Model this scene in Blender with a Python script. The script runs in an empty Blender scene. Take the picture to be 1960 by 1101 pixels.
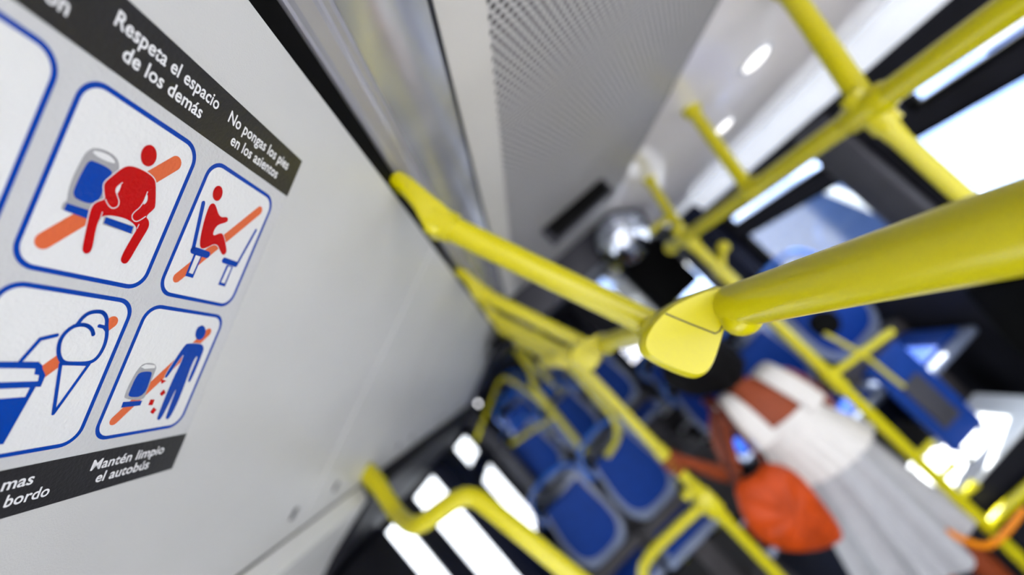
import bpy, bmesh, math, random
from mathutils import Vector, Matrix
random.seed(7)
C = bpy.context.scene.collection
H = 2.0   # camera height above the aisle floor; all builder coordinates are relative to the camera point

# ---------------------------------------------------------------- camera, sky, sun, exposure
sc = bpy.context.scene
cd = bpy.data.cameras.new('camera'); cam = bpy.data.objects.new('camera', cd); C.objects.link(cam)
eX = Vector((0.73093526, -0.67566204, 0.09599197))
eY = Vector((0.02191657, 0.16382637, 0.9862457))
eZ = Vector((-0.6820948, -0.71877794, 0.13455466))
cx_ = Vector((eX[0], eY[0], eZ[0])); cy_ = -Vector((eX[1], eY[1], eZ[1])); cz_ = -Vector((eX[2], eY[2], eZ[2]))
m = Matrix((( cx_[0], cy_[0], cz_[0], 0), (cx_[1], cy_[1], cz_[1], 0), (cx_[2], cy_[2], cz_[2], H), (0, 0, 0, 1)))
cam.matrix_world = m
cd.sensor_width = 36.0; cd.lens = 36.0 * 900.0 / 1960.0
cd.clip_start = 0.01; cd.clip_end = 400
cd.dof.use_dof = True; cd.dof.focus_distance = 0.29; cd.dof.aperture_fstop = 2.0; cd.dof.aperture_blades = 0
sc.camera = cam
sc.view_settings.view_transform = 'Standard'; sc.view_settings.look = 'None'
sc.view_settings.gamma = 1.0; sc.view_settings.use_curve_mapping = False
sc.view_settings.exposure = 0.72
w = bpy.data.worlds.new('sky'); sc.world = w; w.use_nodes = True
wn = w.node_tree.nodes; wl = w.node_tree.links
bg = wn['Background']; bg.inputs['Strength'].default_value = 3.6
tc = wn.new('ShaderNodeTexCoord'); sep = wn.new('ShaderNodeSeparateXYZ'); rmp = wn.new('ShaderNodeValToRGB')
wl.new(tc.outputs['Generated'], sep.inputs[0]); wl.new(sep.outputs['Z'], rmp.inputs[0]); wl.new(rmp.outputs[0], bg.inputs[0])
rmp.color_ramp.elements[0].position = 0.0; rmp.color_ramp.elements[0].color = (0.97, 0.97, 1.0, 1)
rmp.color_ramp.elements[1].position = 0.7; rmp.color_ramp.elements[1].color = (0.84, 0.90, 1.0, 1)
sd = bpy.data.lights.new('sun', 'SUN'); so = bpy.data.objects.new('sun', sd); C.objects.link(so)
sd.energy = 28.0; sd.angle = 0.02; sd.color = (1.0, 0.95, 0.88)
so.rotation_euler = Vector((-0.62, -0.22, -0.75)).to_track_quat('-Z', 'Y').to_euler()
so.location = (5, -2, 12)

# ---------------------------------------------------------------- materials
def mat(name, col, rough=0.5, metal=0.0, var=0.06, scale=8.0, bump=0.0, bscale=60.0, coat=0.0, spec=0.5, emit=None, estr=0.0):
    mt = bpy.data.materials.new(name); mt.use_nodes = True
    n = mt.node_tree.nodes; l = mt.node_tree.links; b = n['Principled BSDF']
    b.inputs['Roughness'].default_value = rough; b.inputs['Metallic'].default_value = metal
    b.inputs['Coat Weight'].default_value = coat; b.inputs['Specular IOR Level'].default_value = spec
    b.inputs['Coat Roughness'].default_value = 0.08
    t = n.new('ShaderNodeTexCoord'); ns = n.new('ShaderNodeTexNoise'); ns.inputs['Scale'].default_value = scale
    l.new(t.outputs['Object'], ns.inputs['Vector'])
    r = n.new('ShaderNodeValToRGB')
    r.color_ramp.elements[0].position = 0.3; r.color_ramp.elements[1].position = 0.7
    r.color_ramp.elements[0].color = tuple(max(0, c * (1 - var)) for c in col) + (1,)
    r.color_ramp.elements[1].color = tuple(min(1, c * (1 + var)) for c in col) + (1,)
    l.new(ns.outputs['Fac'], r.inputs[0]); l.new(r.outputs[0], b.inputs['Base Color'])
    if bump:
        n2 = n.new('ShaderNodeTexNoise'); n2.inputs['Scale'].default_value = bscale; n2.inputs['Detail'].default_value = 3
        l.new(t.outputs['Object'], n2.inputs['Vector'])
        bp = n.new('ShaderNodeBump'); bp.inputs['Strength'].default_value = bump; bp.inputs['Distance'].default_value = 0.002
        l.new(n2.outputs['Fac'], bp.inputs['Height']); l.new(bp.outputs[0], b.inputs['Normal'])
        if coat: l.new(bp.outputs[0], b.inputs['Coat Normal'])
    if emit:
        b.inputs['Emission Color'].default_value = emit + (1,); b.inputs['Emission Strength'].default_value = estr
    return mt
M = {}
M['yellow'] = mat('yellow powder coat', (0.49, 0.435, 0.0), 0.28, var=0.03, coat=0.12, spec=0.4)
M['orange_rail'] = mat('orange plastic', (0.75, 0.22, 0.0), 0.4)
M['panel'] = mat('light grey wall panel', (0.60, 0.60, 0.585), 0.42, var=0.02, bump=0.12, bscale=900)
M['sheet'] = mat('sticker film', (0.58, 0.585, 0.585), 0.22, var=0.02, bump=0.2, bscale=420, coat=0.12, spec=0.3)
M['white'] = mat('white ink', (0.76, 0.765, 0.755), 0.22, var=0.01, bump=0.2, bscale=420, coat=0.25, spec=0.35)
M['band'] = mat('charcoal ink', (0.022, 0.021, 0.023), 0.3, var=0.05, bump=0.2, bscale=420, coat=0.15)
M['blue'] = mat('blue ink', (0.0, 0.048, 0.36), 0.25, var=0.02, bump=0.25, bscale=420, coat=0.12, spec=0.3)
M['red'] = mat('red ink', (0.50, 0.001, 0.003), 0.25, var=0.02, bump=0.25, bscale=420, coat=0.12, spec=0.3)
M['orange'] = mat('salmon ink', (0.70, 0.14, 0.05), 0.25, var=0.02, bump=0.25, bscale=420, coat=0.12, spec=0.3)
M['grey'] = mat('grey ink', (0.36, 0.36, 0.37), 0.25, var=0.03, bump=0.25, bscale=420, coat=0.12, spec=0.3)
M['lettering'] = mat('white lettering', (0.85, 0.85, 0.86), 0.3, var=0.01)
M['black'] = mat('black rubber', (0.003, 0.003, 0.003), 0.7, spec=0.05, var=0.2)
M['dark'] = mat('charcoal plastic', (0.010, 0.010, 0.014), 0.5, spec=0.12, var=0.15)
M['darkblue'] = mat('dark navy trim', (0.004, 0.006, 0.018), 0.5, spec=0.12, var=0.2)
M['midgrey'] = mat('mid grey trim', (0.045, 0.045, 0.055), 0.45, spec=0.2, var=0.1)
M['beige'] = mat('pale ceiling plastic', (0.62, 0.60, 0.56), 0.4, var=0.02)
M['ceilwhite'] = mat('glossy white ceiling panel', (0.80, 0.755, 0.74), 0.16, var=0.03, scale=3, coat=0.4)
M['silver'] = mat('brushed light cover', (0.55, 0.55, 0.57), 0.22, 0.55, var=0.16, scale=7, bump=0.12, bscale=14)
M['alu'] = mat('ribbed aluminium profile', (0.50, 0.49, 0.53), 0.35, 0.5, var=0.06)
M['strip'] = mat('pale aluminium strip', (0.72, 0.75, 0.80), 0.25, 0.3, var=0.05)
M['lightstrip'] = mat('lit white strip', (0.8, 0.82, 0.85), 0.3, emit=(0.85, 0.9, 1.0), estr=0.28)
M['seatblue'] = mat('blue seat fabric', (0.0008, 0.030, 0.20), 0.6, spec=0.2, var=0.12, scale=30, bump=0.3, bscale=300)
M['handleblue'] = mat('blue gloss plastic', (0.003, 0.09, 0.42), 0.25, var=0.05, coat=0.4)
M['shell'] = mat('grey seat shell', (0.17, 0.20, 0.29), 0.3, var=0.05, coat=0.3)
M['brown'] = mat('brown grey seat mount', (0.055, 0.05, 0.052), 0.5, spec=0.2, var=0.1)
M['floor'] = mat('speckled vinyl floor', (0.035, 0.038, 0.055), 0.25, var=0.5, scale=160, coat=0.2)
M['step'] = mat('pale metal for sunlit edges', (0.75, 0.77, 0.80), 0.35, 0.2, var=0.05)  # pale so that the box lid and step nosings read as sunlit
M['skin'] = mat('brown skin', (0.22, 0.042, 0.012), 0.5, spec=0.2, var=0.08, scale=20)
M['hair'] = mat('black curly hair', (0.002, 0.0017, 0.002), 0.8, spec=0.1, var=0.3, scale=60, bump=1.0, bscale=120)
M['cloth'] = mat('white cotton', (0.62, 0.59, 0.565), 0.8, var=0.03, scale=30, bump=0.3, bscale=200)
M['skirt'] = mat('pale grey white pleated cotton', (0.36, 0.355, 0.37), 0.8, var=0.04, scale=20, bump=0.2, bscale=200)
M['leather'] = mat('rust orange leather', (0.40, 0.045, 0.003), 0.5, spec=0.2, var=0.25, scale=12, bump=0.3, bscale=90)
M['strap'] = mat('dark brown leather', (0.07, 0.010, 0.003), 0.45, spec=0.2, var=0.2)
M['mirror'] = mat('mirror glass', (0.40, 0.43, 0.50), 0.03, 1.0, var=0.01)
M['asphalt'] = mat('asphalt', (0.25, 0.25, 0.27), 0.8, var=0.2, scale=3)
M['pavement'] = mat('pale paving', (0.55, 0.55, 0.55), 0.8, var=0.12, scale=2)
M['facade'] = mat('pale stone facade', (0.55, 0.56, 0.62), 0.8, var=0.12, scale=0.7)
M['facadeblue'] = mat('blue grey facade', (0.22, 0.30, 0.50), 0.6, var=0.2, scale=0.6)
M['greenery'] = mat('dark green shutter', (0.02, 0.06, 0.04), 0.7, var=0.4, scale=4)
M['carblue'] = mat('steel blue car paint', (0.16, 0.24, 0.46), 0.25, 0.3, coat=0.8)
M['carwhite'] = mat('white car paint', (0.85, 0.86, 0.88), 0.3, coat=0.5)
M['carred'] = mat('red car paint', (0.65, 0.02, 0.04), 0.3, coat=0.5)
M['tyre'] = mat('tyre rubber', (0.02, 0.02, 0.02), 0.8)
M['lamp'] = mat('lit ceiling lamp', (0.9, 0.9, 0.9), 0.3, emit=(1.0, 0.97, 0.95), estr=1.2)
M['orangebutton'] = mat('orange emergency button', (0.85, 0.10, 0.005), 0.4)
M['display'] = mat('unlit black display', (0.002, 0.002, 0.002), 0.5, spec=0.05)
M['smoke'] = mat('dark car glass', (0.06, 0.11, 0.26), 0.1, coat=0.5)
M['steel'] = mat('brushed steel', (0.5, 0.5, 0.52), 0.3, 0.9)

# perforated ceiling panel: rows of small punched holes
def perforated():
    mt = bpy.data.materials.new('perforated grey ceiling panel'); mt.use_nodes = True
    n = mt.node_tree.nodes; l = mt.node_tree.links; b = n['Principled BSDF']
    b.inputs['Roughness'].default_value = 0.42
    t = n.new('ShaderNodeTexCoord'); s = n.new('ShaderNodeSeparateXYZ'); l.new(t.outputs['Object'], s.inputs[0])
    def mm(op, a, bb=None, c=None):
        k = n.new('ShaderNodeMath'); k.operation = op
        for i, v in enumerate((a, bb, c)):
            if v is None: continue
            if isinstance(v, (int, float)): k.inputs[i].default_value = v
            else: l.new(v, k.inputs[i])
        return k.outputs[0]
    px, py = 0.0115, 0.0115
    u = mm('DIVIDE', s.outputs['X'], px); v = mm('DIVIDE', s.outputs['Y'], py)
    odd = mm('MULTIPLY', mm('MODULO', mm('FLOOR', mm('ADD', v, 1000.0)), 2.0), 0.5)
    fu = mm('SUBTRACT', mm('FRACT', mm('ADD', mm('ADD', u, odd), 1000.0)), 0.5)
    fv = mm('SUBTRACT', mm('FRACT', mm('ADD', v, 1000.0)), 0.5)
    d = mm('SQRT', mm('ADD', mm('MULTIPLY', fu, fu), mm('MULTIPLY', fv, fv)))
    hole = mm('LESS_THAN', d, 0.36)
    mx = n.new('ShaderNodeMix'); mx.data_type = 'RGBA'
    mx.inputs[6].default_value = (0.52, 0.505, 0.495, 1); mx.inputs[7].default_value = (0.04, 0.035, 0.035, 1)
    l.new(hole, mx.inputs[0]); l.new(mx.outputs[2], b.inputs['Base Color'])
    bp = n.new('ShaderNodeBump'); bp.inputs['Strength'].default_value = 0.5; bp.inputs['Distance'].default_value = 0.001; bp.invert = True
    l.new(hole, bp.inputs['Height']); l.new(bp.outputs[0], b.inputs['Normal'])
    return mt
M['perf'] = perforated()
def glass():
    mt = bpy.data.materials.new('window glass'); mt.use_nodes = True
    n = mt.node_tree.nodes; l = mt.node_tree.links; n.remove(n['Principled BSDF'])
    tr = n.new('ShaderNodeBsdfTransparent'); tr.inputs[0].default_value = (0.93, 0.96, 0.97, 1)
    g = n.new('ShaderNodeBsdfGlossy'); g.inputs['Roughness'].default_value = 0.03
    lw = n.new('ShaderNodeLayerWeight'); lw.inputs[0].default_value = 0.5
    pw = n.new('ShaderNodeMath'); pw.operation = 'POWER'; pw.inputs[1].default_value = 4.0; l.new(lw.outputs['Facing'], pw.inputs[0])
    f = n.new('ShaderNodeMath'); f.operation = 'MULTIPLY_ADD'; f.inputs[1].default_value = 0.35; f.inputs[2].default_value = 0.03; l.new(pw.outputs[0], f.inputs[0])
    mx = n.new('ShaderNodeMixShader'); l.new(f.outputs[0], mx.inputs[0]); l.new(tr.outputs[0], mx.inputs[1]); l.new(g.outputs[0], mx.inputs[2])
    l.new(mx.outputs[0], n['Material Output'].inputs[0])
    return mt
M['glass'] = glass()

# ---------------------------------------------------------------- mesh helpers
def wloc(o):
    v = Vector((0, 0, 0))
    while o is not None: v += o.location; o = o.parent
    return v
class MB:
    """collects shapes, then links them as ONE mesh object"""
    def __init__(s): s.bm = bmesh.new(); s.mi = 0
    def face(s, vs, mi=None):
        try:
            f = s.bm.faces.new(vs); f.material_index = s.mi if mi is None else mi; return f
        except ValueError: return None
    def box(s, x0, x1, y0, y1, z0, z1, bev=0.0):
        x0, x1 = min(x0, x1), max(x0, x1); y0, y1 = min(y0, y1), max(y0, y1); z0, z1 = min(z0, z1), max(z0, z1)
        v = [s.bm.verts.new(p) for p in ((x0,y0,z0),(x1,y0,z0),(x1,y1,z0),(x0,y1,z0),(x0,y0,z1),(x1,y0,z1),(x1,y1,z1),(x0,y1,z1))]
        fs = [s.face([v[i] for i in q]) for q in ((0,3,2,1),(4,5,6,7),(0,1,5,4),(1,2,6,5),(2,3,7,6),(3,0,4,7))]
        if bev:
            es = list({e for f in fs for e in f.edges})
            bmesh.ops.bevel(s.bm, geom=es, offset=bev, segments=3, profile=0.5, affect='EDGES')
        return s
    def prism(s, pts, axis, a, b, bev=0.0):
        """extrude a polygon (list of 2-tuples) along axis 'x','y' or 'z' from a to b"""
        def P(p, t):
            return {'x': (t, p[0], p[1]), 'y': (p[0], t, p[1]), 'z': (p[0], p[1], t)}[axis]
        A = [s.bm.verts.new(P(p, a)) for p in pts]; B = [s.bm.verts.new(P(p, b)) for p in pts]
        fs = [s.face(A), s.face(B[::-1])]
        for i in range(len(pts)):
            j = (i + 1) % len(pts); fs.append(s.face([A[j], A[i], B[i], B[j]]))
        fs = [f for f in fs if f]
        bmesh.ops.recalc_face_normals(s.bm, faces=fs)
        if bev:
            bmesh.ops.bevel(s.bm, geom=list({e for f in fs for e in f.edges}), offset=bev, segments=3, profile=0.5, affect='EDGES')
        return s
    def loft(s, rings, cap=True, closed=True):
        R = [[s.bm.verts.new(p) for p in r] for r in rings]
        n = len(R[0])
        for a, b in zip(R, R[1:]):
            for i in range(n if closed else n - 1):
                j = (i + 1) % n; s.face([a[i], a[j], b[j], b[i]])
        if cap: s.face(R[0][::-1]); s.face(R[-1])
        return s
    def tube(s, pts, r, n=16, cap=True, rs=None):
        pts = [Vector(p) for p in pts]; rings = []; up = None
        for i, p in enumerate(pts):
            d = (pts[min(i+1, len(pts)-1)] - pts[max(i-1, 0)]).normalized()
            if up is None:
                up = Vector((0, 0, 1)) if abs(d.z) < 0.9 else Vector((1, 0, 0))
            a = d.cross(up).normalized(); bb = a.cross(d).normalized(); up = bb
            rr = rs[i] if rs else r
            rings.append([p + a * rr * math.cos(2*math.pi*k/n) + bb * rr * math.sin(2*math.pi*k/n) for k in range(n)])
        return s.loft(rings, cap)
    def ball(s, c, r, n=16, sc_=(1, 1, 1)):
        mt = Matrix.Translation(c) @ Matrix.Diagonal((r*sc_[0], r*sc_[1], r*sc_[2], 1))
        g = bmesh.ops.create_uvsphere(s.bm, u_segments=n, v_segments=max(6, n//2), radius=1, matrix=mt)
        for v in g['verts']:
            for f in v.link_faces: f.material_index = s.mi
        return s
    def build(s, name, mats, parent=None, smooth=True, loc=None, ang=40):
        if not isinstance(mats, (list, tuple)): mats = [mats]
        me = bpy.data.meshes.new(name)
        bmesh.ops.recalc_face_normals(s.bm, faces=s.bm.faces[:])
        if loc is None:
            if parent is None:
                vs = [v.co for v in s.bm.verts]
                c = sum(vs, Vector()) / max(1, len(vs))
                zz = min(v.z for v in vs); loc = Vector((c.x, c.y, zz))
                off = loc; loc = loc + Vector((0, 0, H))
            else:
                off = wloc(parent) - Vector((0, 0, H)) if not parent.get('local') else Vector((0,0,0)); loc = Vector((0, 0, 0))
        else: off = Vector((0, 0, 0))
        bmesh.ops.translate(s.bm, verts=s.bm.verts[:], vec=-off)
        if smooth:
            for f in s.bm.faces: f.smooth = True
            for e in s.bm.edges:
                if len(e.link_faces) == 2 and e.calc_face_angle(0) > math.radians(ang): e.smooth = False
        s.bm.to_mesh(me); s.bm.free()
        for x in mats: me.materials.append(x if not isinstance(x, str) else M[x])
        o = bpy.data.objects.new(name, me); C.objects.link(o)
        o.location = loc
        if parent is not None: o.parent = parent
        return o
def empty(name, x, y, z):
    o = bpy.data.objects.new(name, None); o.empty_display_size = 0.05; o.location = (x, y, z + H); C.objects.link(o); return o
def tag(o, label, cat, group=None):
    o['label'] = label; o['category'] = cat
    if group: o['group'] = group
    return o
def struct(o): o['kind'] = 'structure'; return o
def smoothpath(pts, it=3):
    pts = [Vector(p) for p in pts]
    for _ in range(it):
        q = [pts[0]]
        for a, b in zip(pts, pts[1:]): q += [a.lerp(b, .25), a.lerp(b, .75)]
        pts = q + [pts[-1]]
    return pts
def copy_tree(o, parent=None):
    c = o.copy(); C.objects.link(c)
    if parent is not None: c.parent = parent
    for ch in [k for k in kids.get(o.name, [])]:
        copy_tree(ch, c)
    return c
kids = {}
def index_kids():
    kids.clear()
    for o in bpy.data.objects:
        if o.parent: kids.setdefault(o.parent.name, []).append(o)

# ================================================================ THE SETTING
Y0, Y1 = -1.3, 6.4          # the stretch of the bus that is modelled
# floor
struct(MB().box(-0.80, 1.70, Y0, Y1, -2.06, -2.0).build('floor', 'floor', smooth=False))
def platform(x0, x1, y0, y1, top, m='floor'):
    return MB().box(x0, x1, y0, y1, -2.0, top, 0.006).build('trim_9', m, smooth=False)
for k, (x0, x1, y0, y1, top) in enumerate(((-0.74, 0.30, 2.55, 3.55, -1.75), (-0.74, 0.66, 3.95, 4.75, -1.45), (-0.74, 0.66, 4.75, 5.6, -1.25), (-0.74, 1.55, 5.6, 6.35, -1.05))):
    o = platform(x0, x1, y0, y1, top, 'brown'); o.name = 'trim_%d' % (20 + k); struct(o)
# ceiling: pale border, perforated panel, seam, glossy white right side
def sheet_profile(pts, y0, y1, th=0.012):
    b = MB(); up = [(x, z + th) for x, z in pts]
    b.prism(pts + up[::-1], 'y', y0, y1); return b
YE = 2.36
struct(sheet_profile([(0.166, 0.296), (0.222, 0.289)], Y0, YE).build('trim_1', 'beige', smooth=False))
struct(sheet_profile([(0.222, 0.289), (0.30, 0.283), (0.50, 0.274), (0.71, 0.266), (0.795, 0.262)], Y0, YE).build('ceiling', 'perf', smooth=True))
struct(sheet_profile([(0.795, 0.264), (0.806, 0.263)], Y0, YE).build('trim_2', 'dark', smooth=False))
rc = [(0.806, 0.262), (0.86, 0.245), (0.95, 0.205), (1.06, 0.155), (1.20, 0.105), (1.38, 0.060), (1.55, 0.036)]
struct(sheet_profile(rc, Y0, 3.3).build('ceiling_right', 'ceilwhite', smooth=True))
o = sheet_profile([(1.552, 0.034), (1.575, 0.00), (1.59, -0.078)], Y0, 3.6).build('light_strip', 'lightstrip', smooth=False)
tag(o, 'long bright white strip along the top of the right wall above the windows', 'light')
# dark edge frames along the seams of the left light box
struct(sheet_profile([(0.026, 0.270), (0.045, 0.2865)], Y0, 3.2).build('trim_4', 'black', smooth=False))
struct(sheet_profile([(0.157, 0.292), (0.166, 0.297)], Y0, YE).build('trim_5', 'dark', smooth=False))
# outer roof skin, so no daylight leaks in
struct(MB().prism([(-0.80, 0.02), (-0.72, 0.22), (-0.5, 0.36), (1.40, 0.36), (1.62, 0.16), (1.70, -0.08), (1.72, -0.08), (1.66, 0.20), (1.45, 0.40), (-0.52, 0.40), (-0.78, 0.24), (-0.82, 0.02)], 'y', Y0, Y1 + 0.05).build('ceiling_roof', 'dark', smooth=False))
# end of the ceiling: dark lateral frame, then a lower dark ceiling over the far part
struct(MB().box(0.10, 1.00, YE + .002, YE + 0.30, 0.10, 0.30, 0.02).build('trim_6', 'midgrey'))
struct(MB().box(-0.10, 1.55, YE + 0.32, Y1, 0.14, 0.17).build('ceiling_far', 'dark', smooth=False))
struct(MB().prism([(-0.74, 0.06), (-0.46, 0.12), (-0.02, 0.22), (-0.02, 0.26), (-0.48, 0.17), (-0.76, 0.11)], 'y', 3.34, Y1).build('trim_7', 'dark', smooth=False))

def frame_wall(name, x, xo, y0, y1, z0, z1, holes, m, th):
    """wall slab at x..xo with rectangular holes (y0,y1,z0,z1)"""
    ys = sorted({y0, y1, *[h[0] for h in holes], *[h[1] for h in holes]})
    zs = sorted({z0, z1, *[h[2] for h in holes], *[h[3] for h in holes]})
    b = MB()
    for a, c in zip(ys, ys[1:]):
        run = None
        for e, f in zip(zs, zs[1:]):
            my, mz = (a + c) / 2, (e + f) / 2
            inside = any(h[0] < my < h[1] and h[2] < mz < h[3] for h in holes)
            if not inside:
                run = (run[0], f) if run else (e, f)
            if (inside or f == zs[-1]) and run:
                b.box(x, xo, a, c, run[0], run[1]); run = None
    return struct(b.build(name, m, smooth=False))
# right wall
WR = [(-1.1, 0.10, -1.0, -0.37), (-1.1, 0.10, -0.30, -0.20), (0.30, 1.75, -1.0, -0.37), (0.30, 1.56, -0.30, -0.20), (2.02, 3.00, -0.98, -0.37), (2.02, 3.00, -0.30, -0.215), (3.75, 4.85, -1.0, -0.30)]
frame_wall('wall_right', 1.60, 1.66, Y0, Y1, -2.0, -0.08, WR, 'dark', .06)
struct(MB().prism([(1.598, -1.02), (1.598, -2.0), (1.50, -2.0), (1.52, -1.30), (1.56, -1.04)], 'y', Y0, 1.98).build('baseboard_right', 'black', smooth=False))
# rounded pillar covers between the right windows
struct(MB().box(1.55, 1.605, 1.78, 2.00, -1.0, -0.10, 0.03).build('trim_8', 'midgrey'))
struct(MB().box(1.50, 1.60, 3.04, 3.70, -1.9, 0.0, 0.03).build('trim_10', 'darkblue'))
# left wall (below the sloping hatches)
WL = [(-1.0, 1.0, -1.05, -0.30), (1.66, 2.78, -1.96, -0.04), (3.42, 4.30, -1.0, -0.38), (3.42, 4.30, -0.29, -0.08), (4.6, 5.9, -0.9, -0.1)]
frame_wall('wall_left', -0.785, -0.752, Y0, Y1, -2.0, 0.02, WL, 'darkblue', .06)
# pale lining at the left of the photo, dark door header after it
struct(MB().prism([(-0.4595, 0.0545), (-0.60, 0.01), (-0.75, -0.06), (-0.75, -0.30), (-0.735, -0.30), (-0.735, -0.07), (-0.60, -0.015), (-0.468, 0.022)], 'y', Y0, 1.14).build('wall_left_lining', 'panel', smooth=False))
struct(MB().prism([(-0.456, 0.048), (-0.52, 0.045), (-0.74, -0.015), (-0.74, -0.055), (-0.68, -0.055), (-0.60, -0.035), (-0.455, 0.020)], 'y', 1.145, 3.33).build('trim_11', 'dark', smooth=False))
struct(MB().box(-0.748, -0.68, 1.15, 1.62, -1.95, -0.06, 0.02).build('trim_12', 'dark'))
struct(MB().box(-0.748, -0.725, 2.82, 3.38, -1.75, -0.06, 0.02).build('trim_13', 'darkblue'))
struct(MB().box(-0.748, -0.60, 4.36, 4.56, -1.45, 0.10, 0.02).build('trim_14', 'midgrey'))
# far wall
frame = [( -0.75, 0.95, 6.30, 6.36)]
struct(MB().box(-0.75, 0.90, 6.36, 6.42, -2.0, 0.36).build('wall_front', 'darkblue', smooth=False))
b = MB()
b.box(0.84, 0.90, 5.2, 6.36, -2.0, 0.16); b.box(0.90, 1.60, 5.2, 5.24, -2.0, -1.62); b.box(0.90, 1.14, 5.2, 5.24, -0.62, 0.14)
b.box(1.14, 1.60, 5.2, 5.24, 0.10, 0.14); b.box(0.90, 1.60, 5.2, 5.24, -0.95, -0.80)
struct(b.build('wall_front_partition', 'dark', smooth=False))
# window panes and frames: each window a structure object with rubber frame
def pane(n, x, y0, y1, z0, z1, rub=0.02):
    b = MB(); b.mi = 0
    t = 0.006
    for (a, c, e, f) in ((y0, y1, z1 - rub, z1), (y0, y1, z0, z0 + rub), (y0, y0 + rub, z0 + rub, z1 - rub), (y1 - rub, y1, z0 + rub, z1 - rub)):
        b.box(x - 0.02, x + 0.02, a, c, e, f, 0.004)
    o = struct(b.build('window_%d' % n, 'black'))
    g = MB().box(x - t / 2, x + t / 2, y0 + rub * .6, y1 - rub * .6, z0 + rub * .6, z1 - rub * .6).build('pane', 'glass', parent=o, smooth=False)
    return o
k = 1
for h in WR: pane(k, 1.63, h[0] + .001, h[1] - .001, h[2] + .001, h[3] - .001); k += 1
for h in (WL[0], WL[2], WL[3], WL[4]): pane(k, -0.770, h[0] + .001, h[1] - .001, h[2] + .001, h[3] - .001); k += 1
# windscreen pane on the far partition
o = struct(MB().box(1.145, 1.155, 5.205, 5.235, -0.79, 0.10).box(1.58, 1.59, 5.205, 5.235, -0.79, 0.10).box(1.155, 1.58, 5.205, 5.235, 0.085, 0.098).build('window_%d' % k, 'black', smooth=False))
MB().box(1.155, 1.58, 5.216, 5.222, -0.79, 0.085).build('pane', 'glass', parent=o, smooth=False)
# left double door with two glazed leaves
door = empty('door_1', -0.78, 2.22, -1.96); struct(door)
for (a, c, g0, g1) in ((1.665, 2.215, 1.735, 2.03), (2.225, 2.775, 2.27, 2.755)):
    b = MB()
    b.box(-0.785, -0.768, a, g0, -1.955, -0.045, 0.006); b.box(-0.785, -0.768, g1, c, -1.955, -0.045, 0.006)
    b.box(-0.785, -0.768, g0, g1, -0.10, -0.045); b.box(-0.785, -0.768, g0, g1, -1.955, -1.75)
    lf = b.build('door_leaf', 'dark', parent=door, smooth=False)
    MB().box(-0.779, -0.774, g0 - .005, g1 + .005, -1.76, -0.09).build('pane', 'glass', parent=lf, smooth=False)

# ---- hatches: the sloping panels over the left side, one per bay
SL = math.sqrt(0.9193**2 + 0.3935**2)
def PS(a, s, h=0.0):
    """sticker coordinates (mm along the bus, mm down the slope, mm off the panel) -> point"""
    return Vector((-0.9193 * s / 1000 + 0.3935 * h / 1000, (a + 0.155 * s) / 1000, 0.2536 - 0.3935 * s / 1000 - 0.9193 * h / 1000))
def PY(y, s, h=0.0):
    p = PS(0, s, h); p.y = y; return p
bays = [(Y0, 0.826, 'long pale grey hatch panel carrying the pictogram sticker'),
        (0.832, 1.446, 'second pale grey sloping hatch panel, just past the sticker panel'),
        (1.452, 2.066, 'third pale grey sloping hatch panel, between the second and third yellow hangers'),
        (2.072, 2.686, 'fourth pale grey sloping hatch panel, next to last before the dark end'),
        (2.692, 3.310, 'farthest pale grey sloping hatch panel, ending at the dark pillar')]
for y0, y1, lab in bays:
    t = empty('side_hatch', -0.2, (y0 + y1) / 2, 0.17)
    b = MB()
    S0, S1 = -30, 498
    ring = lambda y: [PY(y, S0), PY(y, S1), PY(y, S1, -14), PY(y, S0, -14)]
    b.loft([ring(y0), ring(y1)])
    b.build('panel', 'panel', parent=t, smooth=False)
    for yy in (y0 + 0.10, y1 - 0.06):
        if yy < 0.6: continue
        b = MB(); q = 6
        a_, c_ = PY(yy - .006, 462, 0.2), PY(yy + .006, 486, 0.2)
        b.loft([[PY(yy - .006, 440, h), PY(yy + .006, 440, h), PY(yy + .006, 458, h), PY(yy - .006, 458, h)] for h in (-1, 2.2)])
        l_ = b.build('latch', 'midgrey', parent=t, smooth=False); l_['label'] = 'small dark latch near the lower edge'
    tag(t, lab, 'panel', 'sloping hatch panels')

# left light cover: ribbed aluminium profile and long glossy diffuser
t = empty('light_housing', 0.10, 1.0, 0.285)
b = MB()
prof = [(0.045, 0.2890), (0.048, 0.2866), (0.051, 0.2882), (0.055, 0.2866), (0.066, 0.2868), (0.069, 0.2852), (0.072, 0.2868), (0.076, 0.2862), (0.080, 0.2878)]
b.prism(prof + [(x, z + 0.008) for x, z in prof[::-1]], 'y', Y0, YE); b.build('ribbed_profile', 'alu', parent=t, smooth=False)
b = MB()
prof = [(0.080 + 0.077 * i / 10, 0.287 + 0.004 * i / 10 - 0.006 * math.sin(math.pi * i / 10)) for i in range(11)]
b.prism(prof + [(x, z + 0.008) for x, z in prof[::-1]], 'y', Y0, YE); b.build('diffuser', 'silver', parent=t, smooth=True)
tag(t, 'long silvery ceiling light cover with a ribbed profile above the hatches', 'light')

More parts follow.
